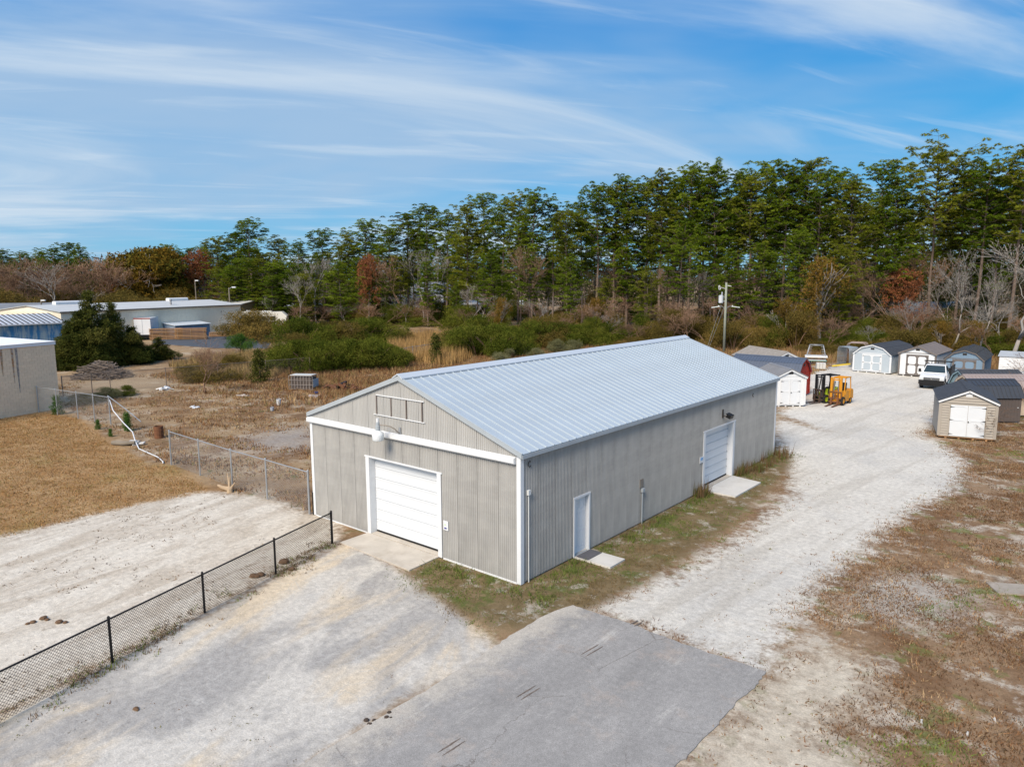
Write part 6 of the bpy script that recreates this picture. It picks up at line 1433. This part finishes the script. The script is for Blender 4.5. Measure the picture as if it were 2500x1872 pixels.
for (x, y), top, wd, lab in ((RA(720, 1255)[:2], 640, 1.0, 'tallest dark cedar in front of the tan warehouse'), (RA(890, 1235)[:2], 735, .95, 'dark cedar right of the tallest one'), (RA(1040, 1225)[:2], 930, 1.1, 'low dark cedar at the right of the clump'), (RA(1230, 1195)[:2], 1015, 1.2, 'lowest dark cedar between the clump and the bare bush tree'), (RA(560, 1270)[:2], 880, 1.0, 'lower dark cedar next to the block building'), (RA(640, 1265)[:2], 800, .95, 'middle dark cedar of the left clump')):
    h = height_at((x, y), (500 + top / 3.16) / 1.1302); plant('cedar_tree', CEDT, CED, x, y, h, 9, lab, 'tree', 'dark cedars by the block building', wide=wd * (9 / h) ** .4)
for (x, y), h, m_, lab in ((RB(1470, 1225)[:2], 3.3, CEDS2, 'small dark upright cedar in the tan grass'), (RB(1215, 1262)[:2], 2.0, CEDS2, 'tiny dark cedar beside the dense shrubs'), (RA(2010, 1370)[:2], 3.1, CEDS2, 'young dark conifer left of the dense shrubs'), (G(240, 1048)[:2], .65, CEDS, 'small green sprout in front of the leaning fence'), (G(270, 1066)[:2], .5, CEDS, 'bright green sprout by the bent pipe'), (G(140, 1012)[:2], 1.4, CEDS, 'green bush at the corner of the block building'), (G(312, 1052)[:2], 1.2, CEDS, 'bright green sapling at the fence gap')):
    plant('small_conifer', CEDST, m_, x, y, h, 3, lab, 'bush', None)
SH = []
for i in range(4):
    L_ = round_lumps(70 + i, 4.0, 7.0, 14, .08); L_ = [(a, b, min(c, 3.1), d_, e_, f_ * 1.5) for a, b, c, d_, e_, f_ in L_]
    T, v = lump_crown(70 + i, L_, 1500, 15, .125, hollow=.4); SH.append((mk_crown(T, v, SHRUB), mk_crown(T, v, SHRUBB), mk_crown(T, v, PALEG), mk_crown(T, v, BRIGHT)))
SHT = {}
def stem_mesh(seed):
    q = MB(); r = random.Random(seed)
    for k in range(9):
        a = r.random() * 6.28; q.tube([(0.2 * math.cos(a), .2 * math.sin(a), 0), (1.1 * math.cos(a), 1.1 * math.sin(a), 1.4), (2.2 * math.cos(a), 2.2 * math.sin(a), 2.6)], [.06, .04, .015], 4)
    m_ = q.mesh('stems'); m_.materials.append(BROWNBARK); return m_
STEM = stem_mesh(3)
def shrub(x, y, h, w, var, label, group, which=None):
    t = thing('shrub', label, 'shrub', (x, y, 0), rnd.random() * 6.28, group); t.scale = (w / 7.0, w / 7.0, h / 4.0)
    put('stems', STEM, t); put('crown', SH[rnd.randrange(4)][var] if which is None else SH[which][var], t)
for k, (px, py, top, w) in enumerate(((680, 912, 850, 5.2), (718, 916, 828, 6.0), (765, 918, 826, 6.4), (812, 914, 832, 6.2), (858, 912, 824, 6.4), (905, 910, 822, 6.6), (945, 904, 836, 5.6), (965, 896, 846, 4.5))):
    g = G(px, py - 8); shrub(g[0], g[1], height_at(g, top / 1.1302), w, 0, ORD[k] + ' dark green shrub from the left in the dense front thicket', 'front thicket shrubs')
for k, (px, py, top, w) in enumerate(((710, 870, 812, 5), (735, 858, 772, 6.0), (780, 850, 786, 6), (830, 848, 780, 7), (880, 846, 774, 7), (925, 846, 776, 6.5), (955, 842, 790, 6))):
    g = G(px, py); shrub(g[0], g[1], height_at(g, top / 1.1302), w * 1.25, 0 if k % 3 else 1, ORD[k] + ' olive green shrub from the left in the second thicket behind the front one', 'second thicket shrubs')
for k, (px, py, top, w) in enumerate(((1128, 866, 800, 5.5), (1165, 872, 792, 7), (1205, 872, 790, 7.5), (1240, 866, 796, 6.0), (1285, 852, 780, 7), (1330, 850, 786, 7), (1375, 848, 784, 7), (1420, 846, 790, 7), (1465, 842, 786, 7))):
    g = G(px, py); shrub(g[0], g[1], height_at(g, top / 1.1302), w * 1.15, 0 if k != 5 else 1, ORD[k] + ' dark olive shrub from the left in the thicket above the warehouse ridge', 'ridge thicket shrubs')
for k, (px, py, h, w) in enumerate(((1275, 868, 1.9, 2.6), (1240, 880, 1.5, 2.2), (1360, 864, 2.0, 3.0), (1400, 862, 1.8, 2.6), (1310, 876, 1.4, 2.4), (1220, 886, 1.3, 2.0))):
    g = G(px, py); shrub(g[0], g[1], h, w, 2, 'pale sage coloured shrub in the field by the warehouse ridge', 'pale field shrubs')
for (px, py, h, w, var, lab) in ((588, 861, 2.6, 3.4, 3, 'bright green bush on the edge of the paved yard'), (470, 930, 1.6, 4, 1, 'brown shrub at the foot of the bare bush tree'), (520, 930, 1.9, 5, 1, 'low brown shrub before the young conifer'), (262, 972, .9, 2.6, 2, 'yellow green shrub before the fence posts'), (305, 966, .9, 1.8, 0, 'small dark green shrub beside the yellow green one'), (205, 985, .8, 2.4, 1, 'brown shrub right of the block building corner'), (640, 830, 5.0, 12, 1, 'brown green shrub beside the dark paved yard'), (610, 826, 3.8, 9, 1, 'brown green shrub behind the timber trestle'), (560, 900, 1.6, 4, 1, 'low russet shrub left of the front thicket')):
    g = G(px, py); shrub(g[0], g[1], h, w, var, lab, None)
for k in range(64):                                      # fringe of brush along the wood
    vx = 560 + k * 27 + rnd.uniform(-10, 10); d = dist_of(vx) - rnd.uniform(8, 26) if vx > 980 else dist_of(vx) - rnd.uniform(0, 16)
    p = bearing(vx, d); shrub(p[0], p[1], rnd.uniform(1.5, 6.0) ** .97, rnd.uniform(4, 9), 1 if rnd.random() < .62 else 0, 'brush along the foot of the wood ' + zone_label(vx), 'wood edge brush ' + zone_label(vx))
for k in range(46):
    vx = 600 + k * 36 + rnd.uniform(-14, 14); d = dist_of(vx) - rnd.uniform(6, 24); p = bearing(vx, d); hh = rnd.uniform(3, 7.5)
    t = thing('bare_bush', 'leafless brown brush along the foot of the wood ' + zone_label(vx), 'bush', (p[0], p[1], 0), rnd.random() * 6, 'leafless brush ' + zone_label(vx)); w_ = hh / 14 * rnd.uniform(1.0, 2.0); t.scale = (w_, w_, hh / 14); put('branches', BARE[(0, 3, 4, 5)[k % 4]], t)
for k in range(40):
    vx = 580 + k * 43 + rnd.uniform(-10, 10); d = dist_of(vx) + rnd.uniform(6, 34); p = bearing(vx, d); shrub(p[0], p[1], rnd.uniform(3, 7), rnd.uniform(8, 13), 1 if rnd.random() < .5 else 0, 'shady undergrowth between the trunks ' + zone_label(vx), 'inner undergrowth ' + zone_label(vx))
for k in range(22):
    vx = -30 + k * 24; p = bearing(vx, 180 + rnd.uniform(-8, 14)); shrub(p[0], p[1], rnd.uniform(4, 8), rnd.uniform(9, 15), 1, 'russet brush under the far left trees', 'far left brush')
# right edge weeds and thicket behind the sheds
for k, (px, py, h, w, var, lab) in enumerate(((2500, 1005, 1.6, 3, 1, 'brown thicket behind the stained box'), (2495, 860, 3.2, 6, 0, 'dark green shrub behind the clapboard trailer'))):
    g = G(px, py); shrub(g[0], g[1], h, w, var, lab, None)

# far-off wood closing the view beyond the trunks: one mass
def distant_woods():
    g = np.random.default_rng(5); C = []; Vv = []
    for k in range(2600):
        vx = g.uniform(-400, 2700); d = g.uniform(250, 330); p = bearing(vx, d); h = g.uniform(10, 17)
        for j in range(9): C.append((p[0] + g.normal(0, 2.4), p[1] + g.normal(0, 2.4), h * g.random() ** .7)); Vv.append(.5 + g.normal(0, .2))
    T, v = leaf_tris(g, np.array(C), np.array(Vv), 6, 1.2, 1.0)
    me = tri_mesh('distant_woods', T, v); me.materials.append(leaf_mat('far_wood', (.035, .045, .022), (.075, .068, .035), (.13, .09, .05)))
    tag(put('distant_woods', me), 'far-off mixed wood closing the horizon', 'wood', kind='stuff')
distant_woods()

# ------------------------------------------------------------------ grasses and litter
BLADE = vcol_mat('dry_blades')
def blades(name, P, h, w, cols, per, spread, label, lean=.5):
    g = nr; n = len(P) * per; B = np.repeat(P, per, 0) + g.normal(0, spread, (n, 2)); hh = np.repeat(h, per) * g.uniform(.5, 1.2, n)
    a = g.random(n) * 6.28; l = g.normal(0, lean, n) * hh; b_ = g.random(n) * 6.28
    base = np.c_[B, np.full(n, .0)]; tip = base + np.c_[np.cos(a) * l, np.sin(a) * l, hh]
    x = np.c_[np.cos(b_), np.sin(b_), np.zeros(n)] * (w * g.uniform(.6, 1.4, n))[:, None]
    T = np.stack([base - x, base + x, tip], 1); c = np.repeat(cols, per, 0) * g.uniform(.7, 1.3, (n, 1))
    me = tri_mesh(name, T, col=c); me.materials.append(BLADE); o = put(name, me); tag(o, label, 'grass', kind='stuff'); return o
def pick(cols, n, w=None): return np.array(cols)[nr.choice(len(cols), n, p=w)]
def vnoise(P, s, seed):
    g = np.random.default_rng(seed); t = np.zeros(len(P))
    for k in range(10):
        d = g.normal(size=2); t += np.sin((P @ d) * s * g.uniform(.6, 2.2) + g.random() * 6.28)
    return t / 4.5
def inside_any(P):
    bad = (P[:, 0] > -W - .15) & (P[:, 0] < .15) & (P[:, 1] > -.15) & (P[:, 1] < LEN + .15)
    bad |= (P[:, 0] > 1.6) & (P[:, 0] < 7.9) & (P[:, 1] < -.1) & (P[:, 1] > -25)
    bad |= (P[:, 0] > -7.45) & (P[:, 0] < -3.5) & (P[:, 1] > -1.5) & (P[:, 1] < 0)
    bad |= (P[:, 0] > 0) & (P[:, 0] < 1.6) & (P[:, 1] > 2.8) & (P[:, 1] < 3.85)
    bad |= (P[:, 0] > 0) & (P[:, 0] < 1.65) & (P[:, 1] > 12.9) & (P[:, 1] < 16.25)
    return bad
def field_grass():
    n = 60000; P = np.c_[nr.uniform(-62, -9, n), nr.uniform(-.5, 66, n)]
    ok = ~inside_any(P) & (zone_sd(P, 'lawn') < -.3) & (zone_sd(P, 'sand') < -.2) & (zone_sd(P, 'greypatch') < 1.2 * nr.random(n)) & (zone_sd(P, 'pilepad') < 2.5 * nr.random(n))
    d = np.linalg.norm(P - CAM[:2], axis=1); ok &= (vnoise(P, .35, 3) + nr.normal(0, .4, n) > np.where((P[:, 1] < 13) & (P[:, 0] > -42), .25, -.35)) & (P[:, 0] < -11.2) | (ok & (P[:, 1] > 22.5))
    P = P[ok]; nz = vnoise(P, .18, 8); h = np.where(nz > .1, .42, .22) * nr.uniform(.6, 1.4, len(P)) * np.where(P[:, 1] < 13, .55, 1.0)
    cols = pick([(.21, .105, .048), (.29, .17, .08), (.38, .26, .13), (.155, .085, .05), (.17, .145, .045)], len(P), [.28, .27, .2, .15, .1])
    blades('field_grass', P, h, .022, cols, 6, .14, 'rough reddish brown weeds over the open field')
    n = 14000; c0 = ZONES['yellow']; P = np.c_[nr.uniform(-75, -40, n), nr.uniform(30, 75, n)]
    a = vp((860, 775), (850, 735), (930, 728), (1010, 735), (1010, 770), (960, 790)); P = P[poly_sd(P, a) > -1.0]
    blades('tall_grass', P, nr.uniform(1.0, 1.9, len(P)), .03, pick([(.36, .22, .085), (.42, .27, .11), (.28, .17, .07)], len(P)), 6, .16, 'tall golden dry grass between the thickets', lean=.18)
    n = 26000; P = np.c_[nr.uniform(-98, -44, n), nr.uniform(14, 60, n)]; a = vp((440, 808), (400, 790), (480, 772), (600, 762), (610, 800), (560, 815)); P = P[poly_sd(P, a) > -1.5]
    blades('yellow_grass', P, nr.uniform(.5, 1.0, len(P)), .03, pick([(.33, .24, .11), (.28, .18, .08), (.22, .17, .07)], len(P)), 6, .2, 'straw coloured meadow grass beyond the bare bush', lean=.25)
    # ground along the back of the warehouse to the wood
    n = 26000; P = np.c_[nr.uniform(-60, 14, n), nr.uniform(62, 108, n)]; ok = zone_sd(P, 'gravel') < -1; P = P[ok]
    blades('wood_edge_grass', P, nr.uniform(.3, .9, len(P)), .04, pick([(.27, .15, .07), (.21, .12, .06), (.32, .20, .095), (.17, .135, .05)], len(P)), 5, .3, 'rusty brown grass in front of the wood', lean=.3)
field_grass()
def near_grass():
    P = np.r_[np.c_[nr.uniform(.05, .4, 60), nr.uniform(16.4, 17.6, 60)], np.c_[nr.uniform(.05, .5, 60), nr.uniform(11.9, 12.9, 60)], np.c_[nr.uniform(.05, .9, 90), nr.uniform(17.6, 22.3, 90)]]
    blades('wall_weeds', P, nr.uniform(.25, .8, len(P)), .012, pick([(.17, .115, .06), (.10, .12, .03), (.14, .08, .04)], len(P)), 7, .08, 'tall dry weeds against the side garage door jamb', lean=.25)
    # right verge
    n = 170000; P = np.c_[nr.uniform(4, 24, n), nr.uniform(-13, 46, n)]
    ok = ~inside_any(P) & (zone_sd(P, 'gravel') < .8 - 1.6 * nr.random(n)) & (zone_sd(P, 'sandright') < .5 - 1.2 * nr.random(n)); ok &= vnoise(P, .9, 21) + nr.normal(0, .45, n) > -.05
    P = P[ok]; nz = vnoise(P, .45, 33)
    cols = pick([(.25, .13, .06), (.17, .09, .045), (.36, .25, .14), (.11, .072, .04)], len(P)); bz = vnoise(P, .6, 91) > .35; cols[bz] *= np.array([.75, .72, .7]); g_ = (nz > .62) & (nr.random(len(P)) < .7); cols[g_] = pick([(.12, .175, .03), (.17, .21, .045), (.09, .12, .03)], g_.sum())
    blades('verge_grass', P, nr.uniform(.03, .10, len(P)), .011, cols, 4, .09, 'short brown weedy grass on the right verge', lean=1.0)
    # strip round the warehouse foot
    n = 20000; P = np.c_[nr.uniform(-5, 4.4, n), nr.uniform(-3.6, 23, n)]; ok = ~inside_any(P) & (zone_sd(P, 'strip') > .4 - 1.1 * nr.random(n)) & (vnoise(P, 1.1, 5) + nr.normal(0, .5, n) > -.1)
    P = P[ok]; close = (P[:, 0] < .9) & (P[:, 1] > 0) | (P[:, 1] < 0) & (P[:, 1] > -.9); hh = np.where(close, nr.uniform(.05, .20, len(P)), nr.uniform(.03, .08, len(P)))
    gsel = vnoise(P, .8, 44) > -.1; cols = pick([(.17, .115, .05), (.21, .15, .075), (.13, .095, .045)], len(P)); cols[gsel] = pick([(.105, .15, .028), (.14, .17, .04), (.085, .11, .025)], gsel.sum())
    blades('strip_grass', P, hh, .010, cols, 5, .08, 'olive and brown grass along the warehouse foot', lean=.8)
    # lawn stubble
    n = 26000; P = np.c_[nr.uniform(-46, -14, n), nr.uniform(-16, 3, n)]; P = P[zone_sd(P, 'lawn') > .2]
    blades('lawn_grass', P, nr.uniform(.04, .09, len(P)), .014, pick([(.33, .18, .065), (.39, .23, .10), (.27, .145, .055), (.23, .175, .06)], len(P)), 5, .14, 'short orange brown dormant lawn', lean=1.0)
    # weeds along the foot of the black fence, sand specks
    k = nr.random(1500) * 20; P = np.c_[-7.62 + .2886 * k + nr.normal(0, .30, 1500), -1.55 - .9575 * k + nr.normal(0, .12, 1500)]
    P = P[vnoise(P, 1.4, 77) > .0]; gs = nr.random(len(P)) < .3; cols = pick([(.24, .16, .08), (.18, .12, .07), (.14, .09, .05)], len(P)); cols[gs] = (.16, .19, .04)
    blades('fence_weeds', P, nr.uniform(.04, .12, len(P)), .010, cols, 6, .05, 'sparse dry weeds along the foot of the black fence', lean=.9)
    # leaf litter on the gravel near its right edge and on the sand
    n = 9000; P = np.c_[nr.uniform(-4, 12, n), nr.uniform(-14, 50, n)]; s = zone_sd(P, 'gravel'); s2 = zone_sd(P, 'sandright'); ok = ((s > 0) & (s < 2.6) & (nr.random(n) < np.exp(-s * 1.0)) & (P[:, 0] > 3)) | ((s2 > 0) & (nr.random(n) < .5)); ok &= ~inside_any(P) & (vnoise(P, 1.2, 12) > -.35)
    P = P[ok]; cols = pick([(.20, .11, .06), (.26, .17, .09), (.14, .09, .05), (.13, .14, .04)], len(P), [.35, .3, .2, .15])
    blades('leaf_litter', P, nr.uniform(.015, .04, len(P)), .022, cols, 4, .06, 'brown leaves and tufts strewn over the gravel edge', lean=1.6)
    n = 2600; P = np.c_[nr.uniform(-28, -3, n), nr.uniform(-20, 1, n)]; P = P[(zone_sd(P, 'sand') > .2) & (vnoise(P, .7, 62) > .1)]
    blades('sand_litter', P, nr.uniform(.015, .05, len(P)), .022, pick([(.16, .11, .07), (.22, .15, .09), (.11, .08, .055)], len(P)), 4, .07, 'dark specks of dead weed on the bare sand', lean=1.6)
    n = 700; P = np.c_[nr.uniform(-7, 2, n), nr.uniform(-14, -1, n)]; P = P[(zone_sd(P, 'lot') > .1) & (vnoise(P, 1.0, 15) > .35)]
    blades('lot_weeds', P, nr.uniform(.01, .03, len(P)), .014, pick([(.15, .14, .06), (.18, .12, .08), (.10, .085, .06)], len(P)), 4, .05, 'tiny weeds and crumbs on the worn lot', lean=1.4)
near_grass()
